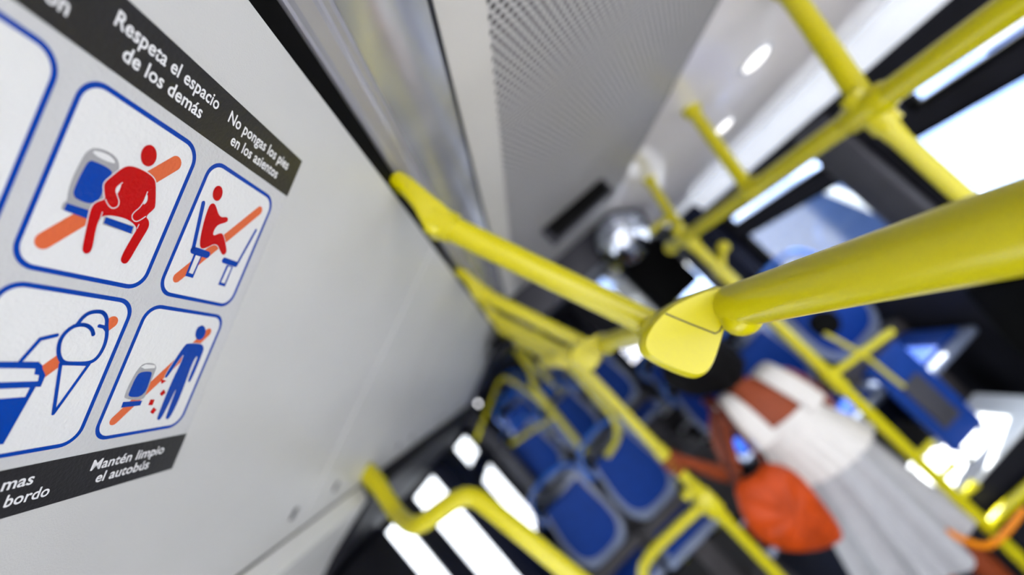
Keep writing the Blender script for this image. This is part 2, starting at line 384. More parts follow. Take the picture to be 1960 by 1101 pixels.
# small oval lamps in the glossy right ceiling
def zc(x):
    for (a, za), (b_, zb) in zip(rc, rc[1:]):
        if a <= x <= b_: return za + (zb - za) * (x - a) / (b_ - a)
for x, y, lab in ((1.03, 1.18, 'nearest glowing oval lamp in the white right ceiling, above the rail crossing'), (1.13, 1.62, 'glowing oval lamp in the white right ceiling, farther along beside the small hanger')):
    z = zc(x); t = empty('ceiling_lamp', x, y, z)
    def ring(r, dz): return [Vector((x + 0.022 * r * math.cos(2*math.pi*i/24), y + 0.055 * r * math.sin(2*math.pi*i/24), zc(x + 0.022 * r * math.cos(2*math.pi*i/24)) - dz)) for i in range(24)]
    MB().loft([ring(1.25, -0.002), ring(1.25, 0.003), ring(1.0, 0.004)]).build('bezel', 'strip', parent=t)
    MB().loft([ring(1.0, 0.0041), ring(0.9, 0.006)]).build('lens', 'lamp', parent=t)
    tag(t, lab, 'lamp', 'ceiling lamps')
DECALS = [
    ('s',1,'prohibition_slash','orange',2,8.6,0,[(191.6,138.1),(243.8,74.7)]),
    ('p',1,'seat_pictogram','grey',3,[(194.8,89.9),(196.8,87.8),(202.4,86.5),(206.8,86.8),(210.0,88.0),(211.9,90.2),(212.9,93.5),(212.2,98.6),(211.2,112.8),(205.9,116.7),(205.8,117.4),(194.2,121.5),(193.2,121.2),(192.9,118.2),(194.4,116.6),(193.0,112.4),(192.4,105.0),(193.1,95.8),(193.6,92.4)]),
    ('p',1,'seat_pictogram','white',4,[(196.6,89.6),(199.1,88.5),(204.5,87.9),(208.1,88.8),(209.8,90.4),(205.3,91.2),(199.7,91.2),(197.0,90.5)]),
    ('p',1,'seat_pictogram','blue',4,[(197.0,94.6),(198.1,93.9),(205.6,93.7),(209.3,94.5),(210.3,96.0),(208.3,103.0),(209.7,109.3),(206.2,114.3),(198.2,114.3),(196.1,113.1),(195.2,110.9),(195.3,104.4),(196.0,96.7)]),
    ('p',1,'seat_pictogram','blue',4,[(194.5,117.6),(206.1,117.3),(207.2,121.7),(194.5,121.4)]),
    ('p',1,'seat_pictogram','grey',3,[(215.2,117.6),(234.4,117.2),(235.4,121.8),(216.1,121.9)]),
    ('p',1,'seat_pictogram','blue',4,[(216.3,117.6),(233.9,117.7),(234.4,121.7),(216.3,121.1)]),
    ('s',1,'person_pictogram','white',5,1.2,1,[(215.5,89.1),(218.6,87.5),(224.0,86.9),(230.2,87.1),(234.9,88.4),(237.1,91.3),(242.1,101.6),(242.2,103.9),(238.7,109.7),(241.7,111.0),(243.4,113.6),(243.5,116.6),(241.6,126.5),(240.0,137.7),(238.2,139.4),(235.4,138.8),(234.2,136.8),(234.4,131.5),(235.9,122.0),(236.8,117.5),(230.0,114.9),(222.8,115.1),(217.2,116.3),(213.6,118.2),(213.1,120.4),(213.6,125.8),(215.8,134.9),(215.6,137.8),(213.8,139.4),(211.5,138.5),(210.5,136.4),(208.9,128.6),(207.1,119.7),(206.6,115.1),(208.0,111.9),(212.0,109.2),(210.4,106.9),(208.2,103.0),(208.3,100.6),(211.0,95.8),(213.5,91.5)]),
    ('p',1,'person_pictogram','red',6,[(215.5,89.1),(218.6,87.5),(224.0,86.9),(230.2,87.1),(234.9,88.4),(237.1,91.3),(242.1,101.6),(242.2,103.9),(238.7,109.7),(241.7,111.0),(243.4,113.6),(243.5,116.6),(241.6,126.5),(240.0,137.7),(238.2,139.4),(235.4,138.8),(234.2,136.8),(234.4,131.5),(235.9,122.0),(236.8,117.5),(230.0,114.9),(222.8,115.1),(217.2,116.3),(213.6,118.2),(213.1,120.4),(213.6,125.8),(215.8,134.9),(215.6,137.8),(213.8,139.4),(211.5,138.5),(210.5,136.4),(208.9,128.6),(207.1,119.7),(206.6,115.1),(208.0,111.9),(212.0,109.2),(210.4,106.9),(208.2,103.0),(208.3,100.6),(211.0,95.8),(213.5,91.5)]),
    ('s',1,'person_pictogram','white',7,0.5,0,[(217.1,97.7),(214.7,102.1),(217.5,105.2),(219.8,107.5),(220.2,110.3),(217.7,112.4),(214.7,111.5),(212.0,109.2)]),
    ('s',1,'person_pictogram','white',7,0.5,0,[(233.5,96.5),(233.7,105.0),(229.8,110.9),(231.0,113.8),(234.1,114.6),(236.2,112.8),(238.7,109.7)]),
    ('s',1,'person_pictogram','white',7,0.5,0,[(213.2,115.9),(213.4,118.6)]),
    ('s',1,'person_pictogram','white',7,0.5,0,[(236.6,115.3),(236.5,117.7)]),
    ('p',1,'person_pictogram','white',7,[(217.1,97.7),(214.7,102.1),(217.2,105.0)]),
    ('p',1,'person_pictogram','white',7,[(233.5,96.5),(233.7,105.0),(236.1,101.5)]),
    ('p',1,'person_pictogram','red',6,[(230.2,76.6),(230.6,78.1),(230.6,79.6),(230.2,81.1),(229.5,82.3),(228.6,83.3),(227.4,83.9),(226.1,84.1),(224.8,84.0),(223.5,83.5),(222.4,82.6),(221.5,81.5),(220.8,80.1),(220.5,78.7),(220.5,77.2),(220.8,75.9),(221.4,74.7),(222.4,73.7),(223.5,73.0),(224.7,72.7),(226.1,72.8),(227.3,73.3),(228.5,74.1),(229.5,75.3)]),
    ('s',2,'prohibition_slash','orange',2,7,0,[(332.0,73.7),(280.3,139.5)]),
    ('s',2,'seat_pictogram','blue',3,3.2,0,[(275.9,88.0),(283.6,118.5)]),
    ('s',2,'seat_pictogram','blue',3,5,0,[(284.0,118.9),(298.2,118.7)]),
    ('p',2,'seat_pictogram','blue',3,[(285.9,121.0),(293.8,120.5),(293.9,137.1),(286.3,137.0)]),
    ('p',2,'seat_pictogram','white',4,[(287.9,121.5),(292.6,121.4),(292.1,134.4),(288.2,134.2)]),
    ('s',2,'seat_pictogram','blue',3,2.4,0,[(337.5,88.2),(332.4,117.5)]),
    ('s',2,'seat_pictogram','blue',3,4.4,0,[(316.7,118.4),(331.3,118.4)]),
    ('p',2,'seat_pictogram','blue',3,[(321.5,120.9),(329.2,120.9),(329.4,137.2),(321.2,137.0)]),
    ('p',2,'seat_pictogram','white',4,[(323.7,121.6),(327.5,121.5),(327.4,134.7),(323.2,134.8)]),
    ('s',2,'person_pictogram','white',5,1.0,1,[(283.7,84.9),(286.5,85.2),(294.6,91.7),(301.5,88.9),(303.6,90.4),(303.1,92.7),(294.5,97.4),(294.9,106.0),(301.7,100.7),(305.5,101.7),(314.6,110.3),(315.4,113.5),(313.1,115.2),(310.1,114.3),(301.7,108.3),(293.0,115.5),(289.0,116.0),(286.3,112.6),(283.6,104.1),(281.6,93.5),(281.3,87.0)]),
    ('p',2,'person_pictogram','red',6,[(283.7,84.9),(286.5,85.2),(294.6,91.7),(301.5,88.9),(303.6,90.4),(303.1,92.7),(294.5,97.4),(294.9,106.0),(301.7,100.7),(305.5,101.7),(314.6,110.3),(315.4,113.5),(313.1,115.2),(310.1,114.3),(301.7,108.3),(293.0,115.5),(289.0,116.0),(286.3,112.6),(283.6,104.1),(281.6,93.5),(281.3,87.0)]),
    ('p',2,'person_pictogram','red',6,[(288.5,76.8),(288.7,78.1),(288.6,79.4),(288.2,80.6),(287.6,81.6),(286.5,82.3),(285.5,82.7),(284.3,82.8),(283.1,82.5),(282.0,82.0),(281.0,81.1),(280.3,80.0),(279.8,78.8),(279.6,77.5),(279.7,76.3),(280.1,75.1),(280.7,74.1),(281.6,73.4),(282.7,73.0),(283.9,72.9),(285.1,73.1),(286.2,73.7),(287.2,74.5),(288.0,75.6)]),
    ('s',4,'prohibition_slash','orange',2,7,0,[(332.2,174.9),(278.1,241.6)]),
    ('p',4,'seat_pictogram','grey',3,[(280.3,202.7),(284.0,200.4),(290.8,200.6),(294.4,202.7),(295.6,205.6),(295.3,221.0),(296.3,228.8),(278.7,226.5),(277.5,222.8),(277.9,211.8)]),
    ('p',4,'seat_pictogram','white',4,[(281.2,203.4),(284.6,201.5),(293.0,202.2),(293.9,204.2),(285.1,204.8)]),
    ('p',4,'seat_pictogram','blue',4,[(282.8,206.9),(292.2,206.7),(293.7,209.4),(294.9,225.8),(281.2,225.3),(280.2,221.1),(280.7,210.1)]),
    ('p',4,'seat_pictogram','blue',4,[(278.7,228.4),(294.9,228.7),(294.7,232.4),(279.0,232.5)]),
    ('s',4,'person_pictogram','white',5,0.8,1,[(315.7,184.6),(329.4,184.2),(334.1,186.6),(335.7,190.3),(336.0,215.9),(333.1,216.5),(332.0,213.4),(332.2,195.2),(330.0,194.5),(328.8,201.7),(331.4,226.8),(330.1,246.9),(325.2,246.3),(324.5,242.6),(323.2,217.9),(322.2,230.9),(320.7,246.3),(316.8,246.1),(315.7,242.6),(315.1,215.0),(316.4,201.7),(316.2,194.0),(315.2,193.8),(312.8,199.9),(308.9,212.1),(306.5,211.7),(306.2,208.7),(312.5,186.0)]),
    ('p',4,'person_pictogram','blue',6,[(315.7,184.6),(329.4,184.2),(334.1,186.6),(335.7,190.3),(336.0,215.9),(333.1,216.5),(332.0,213.4),(332.2,195.2),(330.0,194.5),(328.8,201.7),(331.4,226.8),(330.1,246.9),(325.2,246.3),(324.5,242.6),(323.2,217.9),(322.2,230.9),(320.7,246.3),(316.8,246.1),(315.7,242.6),(315.1,215.0),(316.4,201.7),(316.2,194.0),(315.2,193.8),(312.8,199.9),(308.9,212.1),(306.5,211.7),(306.2,208.7),(312.5,186.0)]),
    ('p',4,'person_pictogram','blue',6,[(329.6,176.3),(329.6,177.8),(329.2,179.1),(328.6,180.2),(327.5,180.9),(326.2,181.3),(324.8,181.3),(323.3,180.9),(321.8,180.1),(320.6,179.0),(319.4,177.8),(318.8,176.3),(318.3,174.8),(318.3,173.4),(318.6,172.1),(319.4,171.1),(320.4,170.3),(321.6,169.9),(323.1,169.9),(324.5,170.2),(326.0,171.0),(327.3,172.0),(328.4,173.3),(329.2,174.8)]),
    ('p',4,'litter_pictogram','red',6,[(303.3,212.6),(309.7,214.3),(306.0,216.6)]),
    ('p',4,'litter_pictogram','red',6,[(310.7,221.1),(313.9,224.1),(311.3,226.5),(308.4,224.3)]),
    ('p',4,'litter_pictogram','red',6,[(301.8,228.3),(305.9,228.8),(306.0,233.1),(301.9,232.7)]),
    ('p',4,'litter_pictogram','red',6,[(308.1,235.0),(312.0,237.2),(310.3,240.5),(306.7,238.6)]),
    ('s',3,'prohibition_slash','orange',2,7.6,0,[(246.1,174.7),(214.1,209.8)]),
    ('p',3,'ice_cream_pictogram','white',3,[(223.7,179.2),(220.7,182.4),(219.3,187.3),(220.3,192.5),(222.6,197.3),(226.4,200.9),(232.8,201.2),(242.0,200.9),(246.1,197.9),(247.5,190.4),(246.2,183.0),(243.0,176.9),(241.7,172.9),(237.9,169.4),(233.6,169.2),(229.0,170.7),(226.4,174.0),(225.1,178.6)]),
    ('s',3,'ice_cream_pictogram','blue',4,2.4,1,[(223.7,179.2),(220.7,182.4),(219.3,187.3),(220.3,192.5),(222.6,197.3),(226.4,200.9),(232.8,201.2),(242.0,200.9),(246.1,197.9),(247.5,190.4),(246.2,183.0),(243.0,176.9),(241.7,172.9),(237.9,169.4),(233.6,169.2),(229.0,170.7),(226.4,174.0),(225.1,178.6)]),
    ('s',3,'ice_cream_pictogram','blue',4,2.4,0,[(223.7,179.2),(227.1,177.9),(231.2,178.0),(235.2,180.2),(237.2,183.1)]),
    ('s',3,'ice_cream_pictogram','blue',4,2.2,0,[(238.6,177.7),(242.0,178.1),(245.1,180.5)]),
    ('p',3,'ice_cream_pictogram','white',3,[(225.1,201.2),(242.3,201.6),(233.2,231.6)]),
    ('s',3,'ice_cream_pictogram','blue',4,2.1,1,[(225.1,201.2),(242.3,201.6),(233.1,231.8)]),
    ('s',3,'cup_pictogram','blue',4,2.2,0,[(203.6,200.4),(208.8,187.7),(216.5,185.0)]),
    ('p',3,'cup_pictogram','blue',4,[(191.9,200.3),(212.7,200.3),(215.4,202.2),(216.3,204.1),(219.4,208.0),(219.4,214.7),(196.9,214.5)]),
    ('p',3,'cup_pictogram','white',5,[(193.1,203.8),(212.4,204.1),(213.2,207.4),(215.8,207.9),(216.5,211.3),(195.7,211.2)]),
    ('p',3,'cup_pictogram','blue',4,[(195.1,213.9),(216.8,214.1),(212.4,246.8),(208.0,246.5)]),
    ('p',3,'cup_pictogram','white',5,[(197.0,214.9),(213.7,214.9),(213.3,220.1),(198.9,220.3)]),
]

from mathutils.geometry import tessellate_polygon

# ================================================================ THE STICKER
sticker = empty('pictogram_sticker', -0.10, 0.24, 0.20)
tag(sticker, 'large passenger rules sticker with blue framed pictograms on the sloping panel', 'sticker')
def decal_mesh(items, name, parent, smooth=False, lab=None):
    mats = []; b = MB()
    for it in items:
        col = it['col']
        if col not in mats: mats.append(col)
        b.mi = mats.index(col); h = 0.30 + 0.07 * it['lay']
        for pg in it['polys']:
            h += 0.00008
            vs = [b.bm.verts.new(PS(a, s, h)) for a, s in pg]
            if len(vs) <= 4: b.face(vs)
            else:
                for tri in tessellate_polygon([[Vector((a, s, 0)) for a, s in pg]]): b.face([vs[q] for q in tri])
    bm = b.bm
    want = Vector((0.3935, 0, -0.9193))
    bm.normal_update()
    for f in bm.faces:
        if f.normal.dot(want) < 0: f.normal_flip()
    me = bpy.data.meshes.new(name)
    bmesh.ops.translate(bm, verts=bm.verts[:], vec=-(wloc(parent) - Vector((0, 0, H))))
    bm.to_mesh(me); bm.free()
    for x in mats: me.materials.append(M[x])
    o = bpy.data.objects.new(name, me); C.objects.link(o); o.parent = parent
    if lab: o['label'] = lab
    return o
def chaikin(p, n=2, closed=True):
    for _ in range(n):
        q = []
        m_ = len(p)
        rng = range(m_) if closed else range(m_ - 1)
        if not closed: q.append(p[0])
        for i in rng:
            a, b = p[i], p[(i + 1) % m_]
            q += [(a[0]*.75 + b[0]*.25, a[1]*.75 + b[1]*.25), (a[0]*.25 + b[0]*.75, a[1]*.25 + b[1]*.75)]
        if not closed: q.append(p[-1])
        p = q
    return p
def disc(c, r, n=14): return [(c[0] + r*math.cos(2*math.pi*i/n), c[1] + r*math.sin(2*math.pi*i/n)) for i in range(n)]
def stroke(pts, wd, closed=False):
    if len(pts) == 2:
        (ax, ay), (bx, by) = pts; t0 = math.atan2(by - ay, bx - ax); r_ = wd / 2
        return [[(bx + r_*math.cos(t0 - math.pi/2 + math.pi*i/10), by + r_*math.sin(t0 - math.pi/2 + math.pi*i/10)) for i in range(11)] +
                [(ax + r_*math.cos(t0 + math.pi/2 + math.pi*i/10), ay + r_*math.sin(t0 + math.pi/2 + math.pi*i/10)) for i in range(11)]]
    out = []; n = len(pts)
    for i in range(n if closed else n - 1):
        a, b = pts[i], pts[(i + 1) % n]
        dx, dy = b[0]-a[0], b[1]-a[1]; L = math.hypot(dx, dy)
        if L < 1e-6: continue
        nx, ny = -dy/L*wd/2, dx/L*wd/2
        out.append([(a[0]+nx, a[1]+ny), (b[0]+nx, b[1]+ny), (b[0]-nx, b[1]-ny), (a[0]-nx, a[1]-ny)])
    for p in pts: out.append(disc(p, wd/2))
    return out
def rrect(a0, a1, s0, s1, r, n=8):
    o = []
    for cx, cy, st in ((a1-r, s0+r, -90), (a1-r, s1-r, 0), (a0+r, s1-r, 90), (a0+r, s0+r, 180)):
        for i in range(n+1):
            t = math.radians(st + 90*i/n); o.append((cx + r*math.cos(t), cy + r*math.sin(t)))
    return o
# film, bands
A0, A1 = -60.0, 358.5
b = MB(); c4 = [(A0, 20.6), (A1, 20.6), (A1, 295), (A0, 295)]
b.loft([[PS(a, s, 0.02) for a, s in c4], [PS(a, s, 0.30) for a, s in c4]]); b.build('base_film', 'sheet', parent=sticker, smooth=False)
header = decal_mesh([dict(col='band', lay=1, polys=[[(A0, 20.6), (A1, 20.6), (A1, 52.0), (A0, 52.0)]])], 'header_band', sticker)
footer = decal_mesh([dict(col='band', lay=1, polys=[[(A0, 263.2), (A1, 263.2), (A1, 295), (A0, 295)]])], 'footer_band', sticker)
frames = {}
for key, (a0, a1, s0, s1, lab) in {'f0': (92.5, 170.6, 58.4, 153.2, 'blue rounded frame cut by the left edge of the photo'), 1: (179.6, 257.6, 58.8, 153.2, 'frame with the red person sitting across two seats'), 2: (268.0, 345.6, 59.2, 153.0, 'frame with the red person resting feet on a seat'),
            3: (180.0, 257.4, 159.3, 255.3, 'frame with the ice cream and the drink cup'), 4: (265.8, 345.5, 159.5, 255.2, 'frame with the blue person dropping litter by a seat')}.items():
    o = rrect(a0, a1, s0, s1, 12); i_ = rrect(a0 + 2.7, a1 - 2.7, s0 + 2.7, s1 - 2.7, 9.6)
    rings = [[o[k], o[(k+1) % len(o)], i_[(k+1) % len(i_)], i_[k]] for k in range(len(o))]
    frames[key] = decal_mesh([dict(col='white', lay=0.5, polys=[i_]), dict(col='blue', lay=1, polys=rings)], 'icon_frame', sticker, lab=lab)
groups = {}
for d in DECALS:
    if d[0] == 'p':
        _, t_, nm, col, lay, pts = d
        if nm in ('person_pictogram', 'ice_cream_pictogram') or len(pts) > 5: pts = chaikin(pts, 2)
        if nm == 'cup_pictogram': pts = d[5]
        polys = [pts]
    else:
        _, t_, nm, col, lay, wd, cl, pts = d
        if len(pts) > 6 or nm == 'ice_cream_pictogram' and len(pts) > 3: pts = chaikin(pts, 2, bool(cl))
        polys = stroke(pts, wd, bool(cl))
    if t_ == 3: polys = [[(max(a, 183.2), s) for a, s in p] for p in polys]
    groups.setdefault((t_, nm), []).append(dict(col=col, lay=lay, polys=polys))
for (t_, nm), items in groups.items():
    decal_mesh(items, nm, frames[t_])
# lettering: text curves turned into flat meshes on the slope
def lettering(txt, a0, a1, s, cap, parent, name='lettering'):
    cu = bpy.data.curves.new('t', 'FONT'); cu.body = txt; cu.size = 1; cu.offset = 0.017; cu.resolution_u = 3; cu.space_character = 1.02
    ob = bpy.data.objects.new('t', cu); C.objects.link(ob)
    dg = bpy.context.evaluated_depsgraph_get(); dg.update(); me = bpy.data.meshes.new_from_object(ob.evaluated_get(dg))
    bpy.data.objects.remove(ob); xs = [v.co.x for v in me.vertices]; x0, x1 = min(xs), max(xs)
    me.name = name; off = wloc(parent) - Vector((0, 0, H))
    for v in me.vertices:
        v.co = PS(a0 + (v.co.x - x0) / (x1 - x0) * (a1 - a0), s - v.co.y * cap / 0.72, 0.30 + 0.07 * 3) - off
    me.materials.clear(); me.materials.append(M['lettering'])
    o = bpy.data.objects.new(name, me); C.objects.link(o); o.parent = parent; return o
lettering('Respeta el espacio', 183.0, 256.9, 33.9, 7.4, header)
lettering('de los demás', 192.1, 247.6, 44.6, 7.4, header)
lettering('No pongas los pies', 267.8, 343.8, 34.8, 7.4, header)
lettering('en los asientos', 277.0, 335.4, 45.8, 7.4, header)
lettering('ón', 155.0, 164.8, 44.5, 7.4, header)
lettering('Mantén limpio', 275.4, 338.8, 277.0, 7.8, footer)
lettering('el autobús', 283.3, 328.8, 287.6, 7.8, footer)
lettering('mas', 221.3, 238.3, 276.3, 7.8, footer)
lettering('bordo', 226.6, 251.8, 287.6, 7.8, footer)

# ================================================================ YELLOW RAILS
rail = MB().tube([(0.232, -0.8, -0.120), (0.168, 0.172, -0.0885), (0.155, 0.385, -0.081), (0.152, 3.15, -0.081)], 0.0175, 28).build('grab_rail', 'yellow')
tag(rail, 'thick yellow grab rail running past the camera, nearest of the two overhead rails', 'grab rail')
RH = .58
def hanger(y, label):
    t = empty('rail_hanger', 0.15, y, -0.081)
    b = MB().tube([(0.046, y, 0.200), (0.150, y, -0.078)], 0.0165, 24); b.build('tube', 'yellow', parent=t)
    # bracket: flat flange at the panel edge that narrows into a collar
    b = MB()
    b.prism([(0.030, 0.284), (0.052, 0.284), (0.058, 0.262), (0.064, 0.205), (0.063, 0.196), (0.030, 0.186), (0.024, 0.196), (0.034, 0.235), (0.036, 0.262)], 'y', y - 0.017, y + 0.017, 0.004)
    b.build('bracket', 'yellow', parent=t)
    b = MB().tube([(0.042, y, 0.212), (0.053, y, 0.182)], 0.0198, 24); b.build('collar', 'yellow', parent=t)
    # clamp: wide casting that takes the rail, tapering back to the tube
    yn = y - 0.185
    poly = [(0.119, -0.048), (0.142, -0.052), (0.176, -0.066), (0.180, -0.078), (0.158, -0.094), (0.122, -0.112), (0.108, -0.114), (0.097, -0.107), (0.082, -0.070), (0.084, -0.058), (0.096, -0.051)]
    poly = chaikin([(x_ * .917, z_ * .917) for x_, z_ in poly], 2)
    c = (sum(p[0] for p in poly) / len(poly), sum(p[1] for p in poly) / len(poly))
    b = MB()
    def rg(yy, k, cc, mixc):
        out = []
        for p in poly:
            out.append((cc[0] + (p[0] - c[0]) * k, yy, cc[1] + (p[1] - c[1]) * k))
        return out
    b.loft([rg(yn - 0.010, .90, c, 0), rg(yn - 0.006, .97, c, 0), rg(yn, 1.0, c, 0), rg(yn + 0.060, 1.0, (0.130, -0.077), 0), rg(yn + 0.12, .85, (0.140, -0.078), 0), rg(yn + 0.185, .62, (0.148, -0.078), 0), rg(yn + 0.203, .55, (0.150, -0.080), 0)])
    b.build('clamp', 'yellow', parent=t)
    b = MB(); b.ball((0.1500, yn - 0.016, -0.0890), 0.0150, 20, (1, 1.35, 1)); b.build('lug', 'yellow', parent=t)
    b = MB().tube([(0.111, yn - 0.0102, -0.0475), (0.119, yn - 0.0102, -0.066), (0.128, yn - .0102, -0.0855), (0.132, yn - .0102, -0.0865), (0.140, yn - .0102, -0.084)], 0.0006, 8); b.build('seam', 'brown', parent=t)
    tag(t, label, 'rail hanger', 'yellow hangers along the left panel edge')
for i, lab in enumerate(('nearest yellow hanger tube with a big clamp on the near rail', 'second yellow hanger from the camera along the panel edge',
                         'third yellow hanger from the camera along the panel edge', 'fourth yellow hanger, overlapping the others at the panel edge', 'farthest yellow hanger, at the end of the panel edge')):
    hanger(0.57 + RH * i, lab)

# right overhead rail
rz = lambda y: -0.102 + 0.022 * (y - 0.5)
R = 0.0225
t = empty('grab_rail', 0.8, 1.2, -0.09)
MB().tube([(0.80, y, rz(y)) for y in (-0.4, 0.5, 1.2, 1.93)], R, 24).ball((0.80, 1.95, rz(1.95)), 0.030, 16, (1, 1.15, 1)).build('tube', 'yellow', parent=t)
for y in (0.83, 1.27, 1.78):
    MB().tube([(0.80, y - 0.055, rz(y)), (0.80, y - .045, rz(y)), (0.80, y + .045, rz(y)), (0.80, y + 0.055, rz(y))], R, 24, rs=[R, R + .005, R + .005, R]).build('sleeve', 'yellow', parent=t)
tag(t, 'yellow overhead grab rail with three joints on the right of the aisle', 'grab rail')
def pole(pts, r, label, rings=(), grp=None, low=1.0):
    t = empty('stanchion_pole', pts[-1][0], pts[-1][1], pts[-1][2])
    sp_ = smoothpath(pts, 2); MB().tube(sp_, r, 20, rs=[r if q.z > -0.16 else r * low for q in sp_]).build('tube', 'yellow', parent=t)
    for (x, y, z) in (pts[0],):
        d = (Vector(pts[1]) - Vector(pts[0])).normalized()
        MB().tube([Vector(pts[0]), Vector(pts[0]) + d * 0.012, Vector(pts[0]) + d * 0.03], r, 20, rs=[r*1.35, r*1.35, r*1.02]).build('flange', 'yellow', parent=t)
    for f_ in rings:
        a, b_ = f_
        MB().tube([a, b_], r * 1.25, 20).build('joint', 'yellow', parent=t)
    tag(t, label, 'pole', grp); return t
pole([(0.945, 0.885, 0.205), (0.86, 0.85, 0.03), (0.80, 0.83, -0.10), (0.80, 0.835, -0.16), (0.80, 0.85, -0.6), (0.80, 0.85, -1.985)], 0.0215, 'yellow pole crossing the right rail nearest the camera, at the top right of the photo',
     [((0.806, .832, -0.055), (0.80, .83, -0.145))], low=0.78)
t = empty('rail_hanger', 0.8, 1.27, -0.06)
MB().tube([(0.92, 1.36, 0.218), (0.80, 1.27, -0.075)], 0.019, 20).build('tube', 'yellow', parent=t)
MB().tube([(0.925, 1.364, 0.228), (0.915, 1.356, 0.205), (0.908, 1.351, 0.19)], .02, 20, rs=[.028, .028, .02]).build('flange', 'yellow', parent=t)
tag(t, 'short yellow hanger from the white right ceiling to the middle of the right rail', 'rail hanger')
pole([(0.94, 1.93, 0.206), (0.865, 1.86, 0.06), (0.80, 1.78, -0.075), (0.80, 1.78, -0.3), (0.80, 1.78, -1.985)], 0.0205, 'tall yellow pole at the far end of the right rail, beside the woman',
     [((0.80, 1.78, -0.02), (0.80, 1.78, -0.13)), ((0.80, 1.78, -0.24), (0.80, 1.78, -0.33)), ((0.80, 1.78, -0.77), (0.80, 1.78, -0.86))])
# short stub with a knob, and cross bars between this pole and the wall side
t = empty('handrail', 0.95, 1.78, -0.84)
MB().tube([(0.82, 1.78, -0.80), (1.09, 1.78, -0.845)], 0.014, 16).build('crossbar', 'yellow', parent=t)
MB().tube([(0.90, 1.775, -0.68), (0.945, 1.775, -0.83), (0.96, 1.775, -1.0)], 0.008, 12).build('thin_rod', 'yellow', parent=t)
tag(t, 'thin yellow cross of bars beside the tall pole in front of the sunlit seats', 'handrail')
t = empty('handrail', 1.05, 1.78, -1.53)
MB().tube([(0.80, 1.78, -1.50), (1.30, 1.80, -1.56), (1.50, 1.82, -1.6)], 0.020, 16).build('tube', 'yellow', parent=t)
tag(t, 'low yellow bar leaving the tall pole at the bottom right corner', 'handrail')
o = MB().tube(smoothpath([(0.665, 1.72, -1.37), (0.685, 1.72, -1.434), (0.722, 1.72, -1.491), (0.79, 1.73, -1.513), (0.92, 1.745, -1.52)]), 0.011, 14).build('curved_handrail', 'orange_rail')
tag(o, 'orange curved rail loop low behind the skirt hem', 'handrail')
for z in (-1.19, -1.29, -1.38):
    o = MB().tube([(0.815, 1.78, z), (0.87, 1.78, z - 0.005), (0.885, 1.78, z - 0.005)], 0.013, 14, rs=[.011, .013, .015]).build('pole_lug', 'yellow')
    tag(o, {-1.19: 'upper short yellow lug on the tall pole against the bright floor', -1.29: 'middle short yellow lug on the tall pole, just below the bright patch', -1.38: 'lowest short yellow lug on the tall pole, above the low side bar'}[z], 'bracket', 'lugs on the tall pole')
o = MB().tube([(0.82, 1.78, -0.245), (0.865, 1.78, -0.205)], 0.012, 14).ball((0.872, 1.775, -0.200), 0.024, 14).build('knob', 'yellow')
tag(o, 'round yellow knob on the tall pole just above the near rail', 'knob')
o = MB().tube([(0.845, 1.83, 0.02), (0.79, 1.86, 0.035), (0.745, 1.86, 0.035)], 0.013, 14).build('mirror_bracket', 'yellow')
tag(o, 'short yellow arm reaching from the tall pole towards the round mirror', 'bracket')

# pole on the left of the aisle, held by the woman
X2 = 0.152
pole([(X2, 1.745, -0.088), (X2, 1.745, -0.5), (X2, 1.745, -1.985)], 0.0185, 'yellow pole the woman holds, left of the aisle',
     [((X2, 1.745, -0.60), (X2, 1.745, -0.53)), ((X2, 1.745, -0.86), (X2, 1.745, -0.70))])
t = empty('seat_side_rail', 0.0, 1.745, -0.78)
MB().tube(smoothpath([(X2 - .01, 1.745, -0.775), (0.02, 1.745, -0.765), (-0.14, 1.745, -0.76), (-0.20, 1.745, -0.80), (-0.21, 1.745, -0.95), (-0.21, 1.745, -1.985)], 3), 0.0185, 18).build('tube', 'yellow', parent=t)
MB().box(X2 - .035, X2 + .03, 1.72, 1.77, -0.825, -0.735, .012).build('clamp', 'yellow', parent=t)
MB().tube([(X2 - .02, 1.70, -0.69), (X2 - 0.055, 1.70, -0.70)], 0.016, 14).build('bolt_cap', 'yellow', parent=t)
tag(t, 'bent yellow rail branching left from the held pole in front of the blue seats', 'handrail')
# curved grab rail at the lower left
t = empty('door_grab_rail', -0.42, 1.1, 0.03)
path = [(-0.425, 1.130, 0.062), (-0.415, 1.10, 0.03), (-0.405, 1.05, -0.045), (-0.375, 0.985, -0.075), (-0.345, 0.955, -0.088), (-0.265, 0.945, -0.095), (-0.235, 0.945, -0.112), (-0.222, 0.935, -0.165), (-0.175, 0.90, -0.38), (-0.10, 0.86, -0.7), (-0.06, .86, -0.95)]
MB().tube(smoothpath(path, 3), 0.0178, 22).build('tube', 'yellow', parent=t)
MB().tube([(-0.43, 1.135, 0.074), (-0.425, 1.125, 0.058), (-0.418, 1.108, 0.035), (-0.412, 1.085, 0.005)], .02, 20, rs=[.023, .023, .021, .0180]).build('flange', 'yellow', parent=t)
tag(t, 'curved yellow grab rail bending down from the lower hatch edge, bottom centre', 'grab rail')

